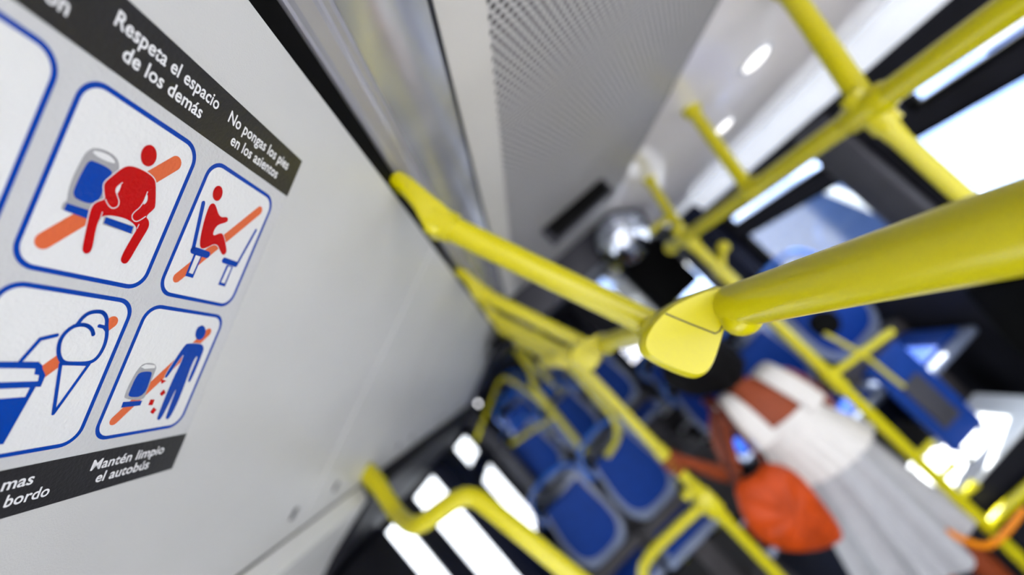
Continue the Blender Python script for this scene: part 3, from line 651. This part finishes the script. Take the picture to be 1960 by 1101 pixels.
# far yellow poles
def thin(pts, r, label, grp='far yellow poles between the rear seats'):
    o = MB().tube(smoothpath(pts, 3), r, 14).build('stanchion_pole', 'yellow'); tag(o, label, 'pole', grp)
thin([(0.05, 3.85, 0.13), (0.02, 3.85, -0.10), (-0.05, 3.85, -0.17), (-0.06, 3.85, -0.33), (-0.07, 3.80, -0.5), (-0.09, 3.75, -0.74), (-0.09, 3.75, -1.98)], 0.026, 'far yellow pole bent near its top, in front of the raised seats')
thin([(0.27, 3.85, 0.13), (0.27, 3.85, -0.2), (0.24, 3.85, -1.98)], 0.022, 'far straight yellow pole just right of the bent one')
thin([(0.21, 2.9, 0.02), (0.20, 2.9, -0.4), (0.19, 2.9, -0.62), (0.12, 2.9, -0.70), (0.0, 2.9, -0.72)], 0.018, 'far yellow rail running down behind the pole the woman holds')
thin([(0.10, 4.7, 0.10), (0.10, 4.7, -0.3), (0.10, 4.7, -1.2)], 0.022, 'farthest thin upright pole between the raised seats')
thin([(-0.752, 4.3, -0.20), (-0.60, 4.3, -0.12), (-0.46, 4.3, -0.06), (-0.21, 4.3, 0.07), (-0.16, 4.3, -0.02), (-0.10, 4.3, -0.3), (-0.08, 4.3, -0.7)], 0.017, 'thin yellow rail bent like a tent at the far dark corner')
thin([(-0.50, 4.0, -0.40), (-0.08, 4.0, -0.48)], 0.015, 'thin horizontal yellow rail in front of the raised seats')
thin([(1.22, 4.2, 0.12), (1.25, 4.2, -0.15), (1.24, 4.2, -0.60), (1.24, 4.2, -1.98)], 0.022, 'far yellow pole in front of the windscreen, left one')
thin([(1.36, 4.1, 0.08), (1.36, 4.1, -0.3), (1.36, 4.1, -1.98)], 0.024, 'far yellow pole in front of the windscreen, right one')
thin([(1.24, 4.2, -0.22), (1.36, 4.15, -0.24), (1.50, 4.1, -0.30)], 0.016, 'short far yellow crossbar over the windscreen view')

# ================================================================ SEATS
def shield(wt, wb, z0, z1, rt, n=6):
    """rounded shield outline: flat top, round bottom (x,z)"""
    o = []
    for i in range(n + 1):
        t_ = math.pi / 2 * (1 - i / n); o.append((wt/2 - rt + rt*math.cos(t_), z1 - rt + rt*math.sin(t_)))
    o.append((wb/2, z0 + (z1 - z0) * 0.45))
    for i in range(1, 12):
        t_ = math.pi * i / 12; c_ = math.cos(t_); o.append((wb/2*math.copysign(abs(c_)**0.7, c_), z0 + (z1 - z0) * 0.38 - (z1 - z0) * 0.38 * math.sin(t_)**0.8))
    o.append((-wb/2, z0 + (z1 - z0) * 0.45))
    for i in range(n + 1):
        t_ = math.pi / 2 * (1 + i / n); o.append((-wt/2 + rt + rt*math.cos(t_), z1 - rt + rt*math.sin(t_)))
    return o
def make_seat():
    t = bpy.data.objects.new('bus_seat', None); t.empty_display_size = .1; C.objects.link(t); t['local'] = 1
    # back shell, slightly reclined (top away from the camera)
    def back(pts, y0, y1, name, m, bev=0.012):
        b = MB().prism(pts, 'y', y0, y1, bev)
        for v in b.bm.verts: v.co.y += (v.co.z - 0.45) * 0.12
        return b.build(name, m, parent=t)
    sh = back(shield(0.385, 0.41, 0.50, 1.04, 0.05), 0.16, 0.20, 'back_shell', 'shell')
    back(shield(0.305, 0.345, 0.565, 0.985, 0.012), 0.140, 0.165, 'back_pad', 'seatblue', 0.008)
    hp = [(-0.19, 0.17, 0.90), (-0.215, 0.17, 1.0), (-0.16, 0.175, 1.095), (-0.05, 0.18, 1.115), (0.05, 0.18, 1.115), (0.16, 0.175, 1.095), (0.215, 0.17, 1.0), (0.19, 0.17, 0.90)]
    b = MB().tube(smoothpath(hp, 2), 0.016, 12)
    for v in b.bm.verts: v.co.y += (v.co.z - 0.45) * 0.12
    b.build('handle', 'handleblue', parent=t)
    MB().box(-0.205, 0.205, -0.22, 0.20, 0.395, 0.435, 0.018).build('cushion_shell', 'shell', parent=t)
    MB().box(-0.165, 0.165, -0.18, 0.13, 0.432, 0.458, 0.012).build('cushion_pad', 'seatblue', parent=t)
    MB().box(-0.21, 0.21, 0.12, 0.20, 0.40, 0.52, 0.01).build('mount', 'brown', parent=t)
    MB().box(-0.06, 0.06, -0.05, 0.12, 0.0, 0.40, 0.01).build('pedestal', 'brown', parent=t)
    return t
seat0 = make_seat(); index_kids()
SEATS = [(-0.39, 3.02, -1.75, 'blue padded seat with a glossy handle, nearest the left windows'),
         (0.05, 2.98, -1.75, 'blue padded seat on the aisle side of the front left pair, behind the held pole'),
         (-0.46, 4.30, -1.45, 'blue seat against the dark left corner, raised middle row'),
         (0.00, 4.30, -1.45, 'middle blue seat of the raised row behind the front left pair'),
         (0.46, 4.28, -1.45, 'aisle side blue seat of the raised row behind the front left pair'),
         (-0.40, 5.15, -1.25, 'blue seat by the left windows in the higher third row'),
         (0.06, 5.15, -1.25, 'blue seat second from the left windows in the higher third row'),
         (-0.30, 5.95, -1.05, 'farthest blue seat on the left of the back row'),
         (0.20, 5.95, -1.05, 'farthest blue seat on the right of the back row'),
         (1.14, 2.86, -1.86, 'blue seat in view over the right shoulder of the woman'),
         (1.375, 2.33, -1.66, 'sunlit blue seat by the right window behind the thin crossed bars'),
         (1.00, 4.45, -1.86, 'blue seat in the far right row, seen between the clamp and her head'),
         (0.90, 3.75, -2.00, 'blue aisle seat of the far right, lit by the sun beside her head')]
for i, (x, y, z, lab) in enumerate(SEATS):
    s_ = seat0 if i == 0 else copy_tree(seat0)
    s_.location = (x, y, z + H); tag(s_, lab, 'seat', 'blue bus seats')
    if 'local' in s_: del s_['local']
# podium of the right seats
t = empty('seat_podium', 1.3, 2.2, -1.66)
MB().box(1.16, 1.49, 2.24, 2.49, -2.0, -1.665, .01).build('box', 'darkblue', parent=t, smooth=False)
scr = empty('blue_screen', 1.06, 1.905, -1.418)
MB().box(0.97, 1.15, 1.89, 1.92, -1.36, -0.93, .012).build('panel', 'seatblue', parent=scr)
MB().box(1.01, 1.10, 1.88, 1.891, -1.27, -1.06, .004).build('grey_plate', 'midgrey', parent=scr)
for x in (1.0, 1.12): MB().box(x - .01, x + .01, 1.895, 1.913, -1.418, -1.35).build('leg', 'dark', parent=scr)
tag(scr, 'dark blue upright screen with a grey plate, right of the tall pole', 'screen')
tag(t, 'dark seat box under the sunlit right seat, behind the blue screen', 'box')
o = MB().box(0.94, 1.50, 2.50, 3.12, -2.0, -1.86, .01).build('seat_podium', 'brown', smooth=False); tag(o, 'low brown box under the seat behind the right shoulder of the woman', 'box')
o = MB().box(0.86, 1.22, 4.1, 4.75, -2.0, -1.86, .01).build('seat_podium', 'brown', smooth=False); tag(o, 'low brown box under the far right row seat', 'box')
o = MB().box(0.99, 1.50, 2.46, 2.98 - .5 + .04, -1.99, -1.98).build('floor_plate', 'step', smooth=False) if False else None
# added box in front of the right podium, pale lid placed as a sun patch
t = empty('sun_patch_box', 1.08, 1.98, -2.0)
MB().box(0.86, 1.34, 1.84, 2.12, -2.0, -1.432, .01).build('body', 'dark', parent=t, smooth=False)
MB().box(0.85, 1.35, 1.83, 2.125, -1.432, -1.418, .004).build('lid', 'step', parent=t, smooth=False)
tag(t, 'added dark box whose pale lid stands in for a sunlit patch, right of the tall pole', 'box')
# steps beyond the woman, nosings coloured pale to stand in for sunlit edges
for i, (y, z) in enumerate(((4.9, -1.30), (4.75, -1.48), (4.6, -1.64), (4.45, -1.80))):
    o = MB().box(0.68, 0.83, y - 0.02, y + 0.16, z - 0.17, z, .006).build('step', 'brown'); n_ = MB().box(0.69, 0.82, y - 0.035, y - 0.018, z - 0.03, z + .004, .004).build('nosing', 'step', parent=o)
    n_['label'] = 'nosing coloured pale to stand in for a sunlit step edge'
    tag(o, ['uppermost small step with a pale edge beyond her elbow', 'second small step from the top with a pale edge', 'third small step from the top with a pale edge', 'lowest small step with a pale edge beyond her elbow'][i], 'step', 'steps with pale edges')

# ================================================================ CEILING FITTINGS
t = empty('destination_display', 0.54, 1.66, 0.27)
MB().box(0.350, 0.625, 1.505, 1.55, 0.214, 0.282, .006).build('housing', 'midgrey', parent=t)
MB().box(0.365, 0.610, 1.496, 1.506, 0.221, 0.273, .002).build('screen', 'display', parent=t)
tag(t, 'narrow black display box hanging across the perforated ceiling', 'display')
t = empty('convex_mirror', 0.81, 2.3, 0.13)
b = MB(); c = Vector((0.79, 2.27, 0.115)); rr = 0.135; nrm = (Vector((0, 0, 0)) - c).normalized(); nrm = (nrm + Vector((0.12, 0, -0.10))).normalized()
ax = nrm.cross(Vector((0, 0, 1))).normalized(); ay = nrm.cross(ax)
rings = []
for j in range(9):
    r_ = rr * (1 - j / 9.0); hgt = 0.035 * (1 - (r_ / rr) ** 2)
    rings.append([c + ax * r_ * math.cos(2*math.pi*i/40) + ay * r_ * math.sin(2*math.pi*i/40) + nrm * hgt for i in range(40)])
b.loft(rings); b.build('mirror_face', 'mirror', parent=t, ang=80)
b = MB(); b.loft([[c + ax * r_ * math.cos(2*math.pi*i/40) + ay * r_ * math.sin(2*math.pi*i/40) - nrm * d_ for i in range(40)] for r_, d_ in ((rr, -0.002), (rr + .006, 0.0), (rr + .006, 0.012), (rr * .7, 0.035), (rr * .2, 0.04))]); b.build('mirror_back', 'black', parent=t)
tag(t, 'round convex mirror with a black rim at the end of the ceiling', 'mirror')
t = empty('ticket_cabinet', 1.42, 3.6, -0.3)
MB().box(1.10, 1.47, 3.60, 3.85, -0.46, 0.02, .02).build('box', 'black', parent=t)
MB().tube([(1.44, 3.72, 0.0), (1.44, 3.72, 0.15)], 0.02, 12).build('bracket', 'dark', parent=t)
tag(t, 'large black box hanging ahead beside the tall pole, under the mirror', 'cabinet')
t = empty('emergency_handle', -0.62, 2.06, -0.02)
MB().box(-0.60, -0.55, 2.02, 2.12, 0.018, 0.030, .004).build('button', 'orangebutton', parent=t)
MB().box(-0.60, -0.55, 2.18, 2.50, 0.018, 0.028, .004).build('recess', 'black', parent=t)
tag(t, 'small orange emergency button with a black slot on the dark door header', 'button')
t = empty('wall_speaker', 1.15, 2.2, -0.815)
MB().tube([(1.150, 2.18, -0.812), (1.156, 2.22, -0.815)], 0.060, 24, rs=[0.058, 0.063]).build('grille', 'black', parent=t)
MB().tube([(1.16, 2.225, -0.815), (1.30, 2.26, -0.80), (1.60, 2.28, -0.80)], 0.012, 12).build('arm', 'midgrey', parent=t)
tag(t, 'small round black disc on an arm, just under the near rail', 'disc')

# ================================================================ THE WOMAN
def skin_body(name, chains, m, parent, root, sub=2):
    """chains: list of lists of (x,y,z,rx,ry) sharing equal points"""
    verts = []; idx = {}; edges = []; rad = []
    for ch in chains:
        prev = None
        for p in ch:
            k = tuple(round(q, 4) for q in p[:3])
            if k not in idx: idx[k] = len(verts); verts.append(p[:3]); rad.append((p[3], p[4] if len(p) > 4 else p[3]))
            if prev is not None and prev != idx[k]: edges.append((prev, idx[k]))
            prev = idx[k]
    off = wloc(parent) - Vector((0, 0, H))
    me = bpy.data.meshes.new(name); me.from_pydata([tuple(Vector(v) - off) for v in verts], edges, []); me.update()
    o = bpy.data.objects.new(name, me); C.objects.link(o); o.parent = parent
    sk = o.modifiers.new('skin', 'SKIN'); sk.use_smooth_shade = True
    for i, sv in enumerate(me.skin_vertices[0].data):
        sv.radius = rad[i]; sv.use_root = (i == root)
    s_ = o.modifiers.new('sub', 'SUBSURF'); s_.levels = sub; s_.render_levels = sub
    bpy.context.view_layer.update()
    dg = bpy.context.evaluated_depsgraph_get()
    m2 = bpy.data.meshes.new_from_object(o.evaluated_get(dg)); o.modifiers.clear(); old = o.data; o.data = m2; m2.name = name
    m2.materials.clear(); m2.materials.append(M[m])
    for p in m2.polygons: p.use_smooth = True
    return o
woman = empty('person', 0.66, 1.9, -2.0)
tag(woman, 'person seen from behind in a white square backed dress, holding the pole with one hand', 'person')
Yw = 1.90
sp = [(0.645, Yw, -1.12, .125, .10), (0.625, Yw, -0.99, .105, .085), (0.600, Yw, -0.86, .120, .09), (0.578, Yw, -0.74, .125, .085), (0.560, Yw, -0.655, .060, .055), (0.548, Yw + .005, -0.60, .045), (0.538, Yw + .01, -0.56, .05), (0.528, Yw + .02, -0.50, .078, .085), (0.520, Yw + .02, -0.43, .070, .075)]
shL, shR = (0.430, Yw, -0.655, .052), (0.725, Yw, -0.745, .052)
aL = [sp[3], shL, (0.375, Yw - .01, -0.71, .043), (0.325, Yw - .02, -0.80, .036), (0.300, Yw - .03, -0.845, .033), (0.262, Yw - .06, -0.775, .030), (0.215, Yw - .095, -0.685, .022), (0.190, Yw - .115, -0.640, .020), (0.176, Yw - .125, -0.612, .026, .016)]
aR = [sp[3], shR, (0.765, Yw + .03, -0.82, .042), (0.79, Yw + .08, -0.96, .036), (0.76, Yw + .16, -1.02, .03), (0.68, Yw + .22, -1.02, .022), (0.65, Yw + .23, -1.02, .026)]
lL = [sp[0], (0.585, Yw, -1.20, .085), (0.580, Yw + .01, -1.38, .065), (0.585, Yw + .02, -1.52, .052), (0.590, Yw + .0, -1.66, .052), (0.60, Yw - .01, -1.88, .033), (0.60, Yw + .0, -1.945, .035), (0.60, Yw + .09, -1.965, .032, .022), (0.60, Yw + .16, -1.975, .025, .016)]
lR = [sp[0], (0.715, Yw, -1.20, .085), (0.720, Yw, -1.38, .065), (0.725, Yw + .01, -1.52, .052), (0.735, Yw - .01, -1.66, .054), (0.75, Yw - .01, -1.88, .034), (0.75, Yw + .0, -1.945, .035), (0.76, Yw + .09, -1.965, .032, .022), (0.77, Yw + .16, -1.975, .025, .016)]
# fingers of the left hand curled around the pole at X2, 1.745
pc = Vector((X2, 1.745, 0)); fingers = []
palm = aL[-1]
for k in range(4):
    z = -0.588 - k * 0.0175 + .008; rr = 0.0185 + 0.0085; Ls = (0.92, 1.05, 1.0, 0.78)[k]
    ch = [palm]
    for j in range(6):
        a_ = math.radians(28 - j * 44 * Ls)
        ch.append((pc.x + rr * math.cos(a_), pc.y + rr * math.sin(a_), z - j * .001, .0088 - j * .0004))
    fingers.append(ch)
th = [palm] + [(pc.x + 0.027 * math.cos(math.radians(a_)), pc.y + 0.027 * math.sin(math.radians(a_)), -0.575 + 0.004 * i, .0098 - i * .0006) for i, a_ in enumerate((60, 105, 150))]
body = skin_body('body', [sp, aL, aR, lL, lR] + fingers + [th], 'skin', woman, 0)
# face features on the far side: nose, ears, eyes and lips
hc = Vector((0.528, Yw + .02, -0.49))
b = MB()
b.ball(hc + Vector((0, 0.088, -0.005)), 0.014, 12, (.8, 1.1, 1.6)); b.ball(hc + Vector((-0.078, 0, 0)), 0.02, 12, (.4, .8, 1.4)); b.ball(hc + Vector((0.078, 0, 0)), 0.02, 12, (.4, .8, 1.4))
b.build('nose_and_ears', 'skin', parent=woman)
b = MB(); b.ball(hc + Vector((-0.03, 0.078, 0.02)), 0.010, 10); b.ball(hc + Vector((0.03, 0.078, 0.02)), 0.010, 10); b.build('eyes', 'black', parent=woman)
MB().ball(hc + Vector((0, 0.080, -0.042)), 0.018, 10, (1.2, .5, .45)).build('lips', 'strap', parent=woman)
# hair: a full rounded mass with uneven curls
b = MB()
bmesh.ops.create_icosphere(b.bm, subdivisions=5, radius=1, matrix=Matrix.Identity(4))
from mathutils import noise
for v in b.bm.verts:
    d = v.co.normalized(); k = 1 + 0.10 * noise.noise(d * 3.1) + 0.05 * noise.noise(d * 9)
    q = Vector((d.x * 0.135, d.y * 0.125, d.z * 0.15)) * k
    if d.y > 0.45 and d.z < 0.45: q.y = min(q.y, 0.045)
    v.co = Vector((0.505, Yw - 0.012, -0.468)) + q
    v.co.x += 0.10 * max(0, -d.z) * 0.5
b.build('hair', 'hair', parent=woman)
# dress
def ell_ring(cx, cy, cz, rx, ry, n=96, pl=0.0, k=14, tilt=0.0, ph=0.0):
    out = []
    for i in range(n):
        a_ = 2 * math.pi * i / n; s_ = 1 + pl * math.cos(k * a_ + ph + 0.8 * math.sin(3 * a_))
        x = rx * s_ * math.cos(a_); y = ry * s_ * math.sin(a_)
        out.append((cx + x, cy + y, cz + tilt * x))
    return out
b = MB()
# bodice: neckline dips at the back (camera side)
rb = []
for j in range(8):
    f = j / 7.0
    cz = -0.80 - 0.245 * f; cx = 0.585 + 0.042 * f
    rx = 0.150 + (-0.008 if f < .5 else 0.004) + 0.034 * f * f; ry = 0.108 + 0.022 * f
    rg = ell_ring(cx, Yw, cz, rx, ry, 96, 0.012 + 0.03 * f, 22, -0.10)
    if j == 0:
        rg = [(x, y, z + (0.085 if y > Yw else 0.0) * min(1, abs(y - Yw) / .04) + 0.045 * max(0, abs(x - 0.585) - 0.07) / 0.08) for x, y, z in rg]
    rb.append(rg)
b.loft(rb, cap=False)
# folded in lower edge of the top tier, then the inside
rb2 = [ell_ring(0.627, Yw, -1.045, 0.160, 0.115, 96, 0.045, 22, -0.10), ell_ring(0.626, Yw, -1.035, 0.135, 0.10, 96, 0.01, 22, -0.10)]
b.loft(rb2, cap=False)
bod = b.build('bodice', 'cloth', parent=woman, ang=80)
for (x0, z0, x1, z1) in ((0.470, -0.815, 0.468, -0.640), (0.700, -0.845, 0.668, -0.665)):
    b = MB()
    for yy0, yy1 in ((-1, 1),):
        pts = [(x0, Yw - .105, z0), (x0 + (x1 - x0) * .4, Yw - .100, z0 + (z1 - z0) * .45), (x1, Yw - .075, z1 - .01), (x1, Yw - .03, z1 + .022), (x1, Yw + .03, z1 + .02), (x1, Yw + .08, z1 - .04), (x0, Yw + .11, z0 + .06)]
        pts = smoothpath(pts, 2)
        rings = []
        for i, p in enumerate(pts):
            d = (pts[min(i+1, len(pts)-1)] - pts[max(i-1, 0)]).normalized(); sd_ = Vector((1, 0, 0)); nn = d.cross(sd_).normalized(); sd_ = nn.cross(d).normalized()
            hw = 0.041; ht = 0.007
            rings.append([p + sd_ * hw * math.cos(t_) + nn * ht * math.sin(t_) * (1) for t_ in [2*math.pi*q/16 for q in range(16)]])
        b.loft(rings)
    b.build('shoulder_strap', 'cloth', parent=woman)
b = MB(); rs_ = []
for j in range(16):
    f = j / 15.0
    cz = -1.00 - 0.47 * f; cx = 0.625 - 0.045 * f; rx = 0.135 + 0.085 * f ** 0.8; ry = 0.110 + 0.085 * f ** 0.8
    rs_.append(ell_ring(cx, Yw, cz, rx, ry, 144, 0.05 + 0.085 * f, 10, 0.05 * f, 0.4 * f))
rs_.append([(0.58 + (x - 0.58) * .96, Yw + (y - Yw) * .96, z + .006) for x, y, z in rs_[-1]])
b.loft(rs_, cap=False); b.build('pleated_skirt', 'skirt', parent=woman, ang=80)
# sandals
for x in (0.60, 0.758):
    MB().box(x - .04, x + .04, Yw - .05, Yw + .20, -1.999, -1.975, .008).build('sandal', 'strap', parent=woman)

# shoulder bag
bag = empty('shoulder_bag', 0.34, 1.745, -1.17)
ol = [(0.262, -0.790), (0.215, -0.865), (0.180, -0.945), (0.205, -1.04), (0.285, -1.125), (0.385, -1.172), (0.420, -1.152), (0.442, -1.035), (0.452, -0.905), (0.395, -0.815), (0.335, -0.830)]
ol = chaikin(ol, 3); c0 = (0.33, -0.985)
b = MB(); rings = []
for k, yo in ((0.02, -.055), (0.35, -.052), (0.62, -.045), (0.82, -.033), (0.95, -.017), (1.0, 0.0), (0.95, .017), (0.82, .033), (0.62, .045), (0.35, .052), (0.02, .055)):
    rings.append([(c0[0] + (x - c0[0]) * k, 1.745 + yo + 0.006 * math.sin(9 * i_ / len(ol) * 6.28) * (k if k < .9 else 0), c0[1] + (z - c0[1]) * k) for i_, (x, z) in enumerate(ol)])
b.loft(rings); b.build('pouch', 'leather', parent=bag, ang=60)
for p in ([(0.262, 1.745, -0.80), (0.33, 1.765, -0.70), (0.395, 1.79, -0.60), (0.42, 1.84, -0.575), (0.425, 1.90, -0.583)], [(0.392, 1.745, -0.825), (0.40, 1.762, -0.72), (0.425, 1.79, -0.62), (0.44, 1.84, -0.582), (0.445, 1.90, -0.588)]):
    MB().tube(smoothpath(p, 2), 0.0115, 12).build('strap', 'strap', parent=bag)
tag(bag, 'rust orange leather shoulder bag with dark straps hanging behind the elbow of the woman', 'bag')

# ================================================================ OUTSIDE
G = -2.42
struct(MB().box(-40, 3.2, -40, 80, G - 0.1, G).build('road', 'asphalt', smooth=False))
struct(MB().box(8.2, 60, -40, 80, G - 0.1, G + .12).build('pavement', 'pavement', smooth=False))
struct(MB().box(3.2, 8.2, -40, 80, G - 0.1, G + .001).build('road_right', 'asphalt', smooth=False))
def building(x0, x1, y0, y1, h, m, nf, nw, label):
    t = empty('building', (x0 + x1) / 2, (y0 + y1) / 2, G + .12)
    MB().box(x0, x1, y0, y1, G + .12, h).build('walls', m, parent=t, smooth=False)
    MB().box(x0 - .25, x1 + .25, y0 - .1, y1 + .1, h, h + .4).build('cornice', 'facade', parent=t, smooth=False)
    for f in range(nf):
        for k_ in range(nw):
            y = y0 + (k_ + .5) * (y1 - y0) / nw; z = G + 1.0 + f * 3.2
            w_ = MB().box(x0 - .05, x0 + .02, y - .6, y + .6, z, z + 1.8).build('window', 'carwhite', parent=t, smooth=False)
            MB().box(x0 - .07, x0 - .051, y - .5, y + .5, z + .1, z + 1.7).build('pane', 'smoke', parent=w_, smooth=False)
    tag(t, label, 'building')
building(13, 20, -2, 9, 4.2, 'facade', 2, 4, 'pale low building outside, nearest behind the right windows')
building(13.5, 22, 10, 24, 5.0, 'facadeblue', 2, 5, 'blue grey building outside, farther along the street')
building(0, 16, 30, 40, 4.6, 'facadeblue', 2, 2, 'distant blue grey building closing the street ahead of the windscreen')
def car(x, y, m, label, L=4.3, Wd=1.8, van=False):
    t = empty('car', x, y, G)
    hh = 1.95 if van else 1.45
    prof = [(-L/2, .35), (-L/2, .85), (-L/2 + .1, .95), (-L/2 + .55, 1.0), (-L/2 + 1.15, hh - .04), (-L/2 + 1.5, hh), (L/2 - .9, hh), (L/2 - .35, 1.05), (L/2, .95), (L/2, .35)]
    pr_ = [(y + a_, G + b_) for a_, b_ in prof]
    MB().prism(pr_, 'x', x - Wd/2, x + Wd/2, 0.05).build('bodywork', m, parent=t)
    gl = [(y - L/2 + .75, G + 1.02), (y - L/2 + 1.25, G + hh - .12), (y + L/2 - 1.0, G + hh - .12), (y + L/2 - .55, G + 1.04)]
    MB().prism(gl, 'x', x - Wd/2 - .012, x + Wd/2 + .012).build('side_glass', 'smoke', parent=t, smooth=False)
    fr = MB()
    for a_, b_ in zip(gl, gl[1:] + gl[:1]): fr.tube([(x - Wd/2 - .02, a_[0], a_[1]), (x - Wd/2 - .02, b_[0], b_[1])], .045, 8)
    fr.build('window_frame', 'carwhite', parent=t)
    for yy in (-L/2 + .8, L/2 - .8):
        for xx in (x - Wd/2 + .1, x + Wd/2 - .1):
            MB().tube([(xx - .1, y + yy, G + .33), (xx + .1, y + yy, G + .33)], .32, 24).build('wheel', 'tyre', parent=t)
    MB().box(x - Wd/2 + .02, x - Wd/2 + .3, y - L/2 - .02, y - L/2 + .04, G + .75, G + .92).build('tail_light', 'carred', parent=t)
    tag(t, label, 'car', 'cars in the street')
car(3.95, 5.0, 'carblue', 'steel blue van with pale window frames outside the second right window', van=True)
car(5.0, 18.0, 'carwhite', 'white van farther along the street on the right', van=True)
car(8.0, 5.0, 'carwhite', 'white car outside the nearest right window')
car(3.4, 11.0, 'carblue', 'small blue car ahead of the bus, seen in the far windscreen')
car(6.9, 11.0, 'carred', 'red car parked behind the steel blue one')
o = MB().box(9.0, 9.05, 3.2, 4.6, -1.0, -0.3).tube([(9.02, 3.9, G), (9.02, 3.9, -1.0)], .05, 10).build('street_sign', 'carred', smooth=False); tag(o, 'small red sign board on a post across the street', 'sign')
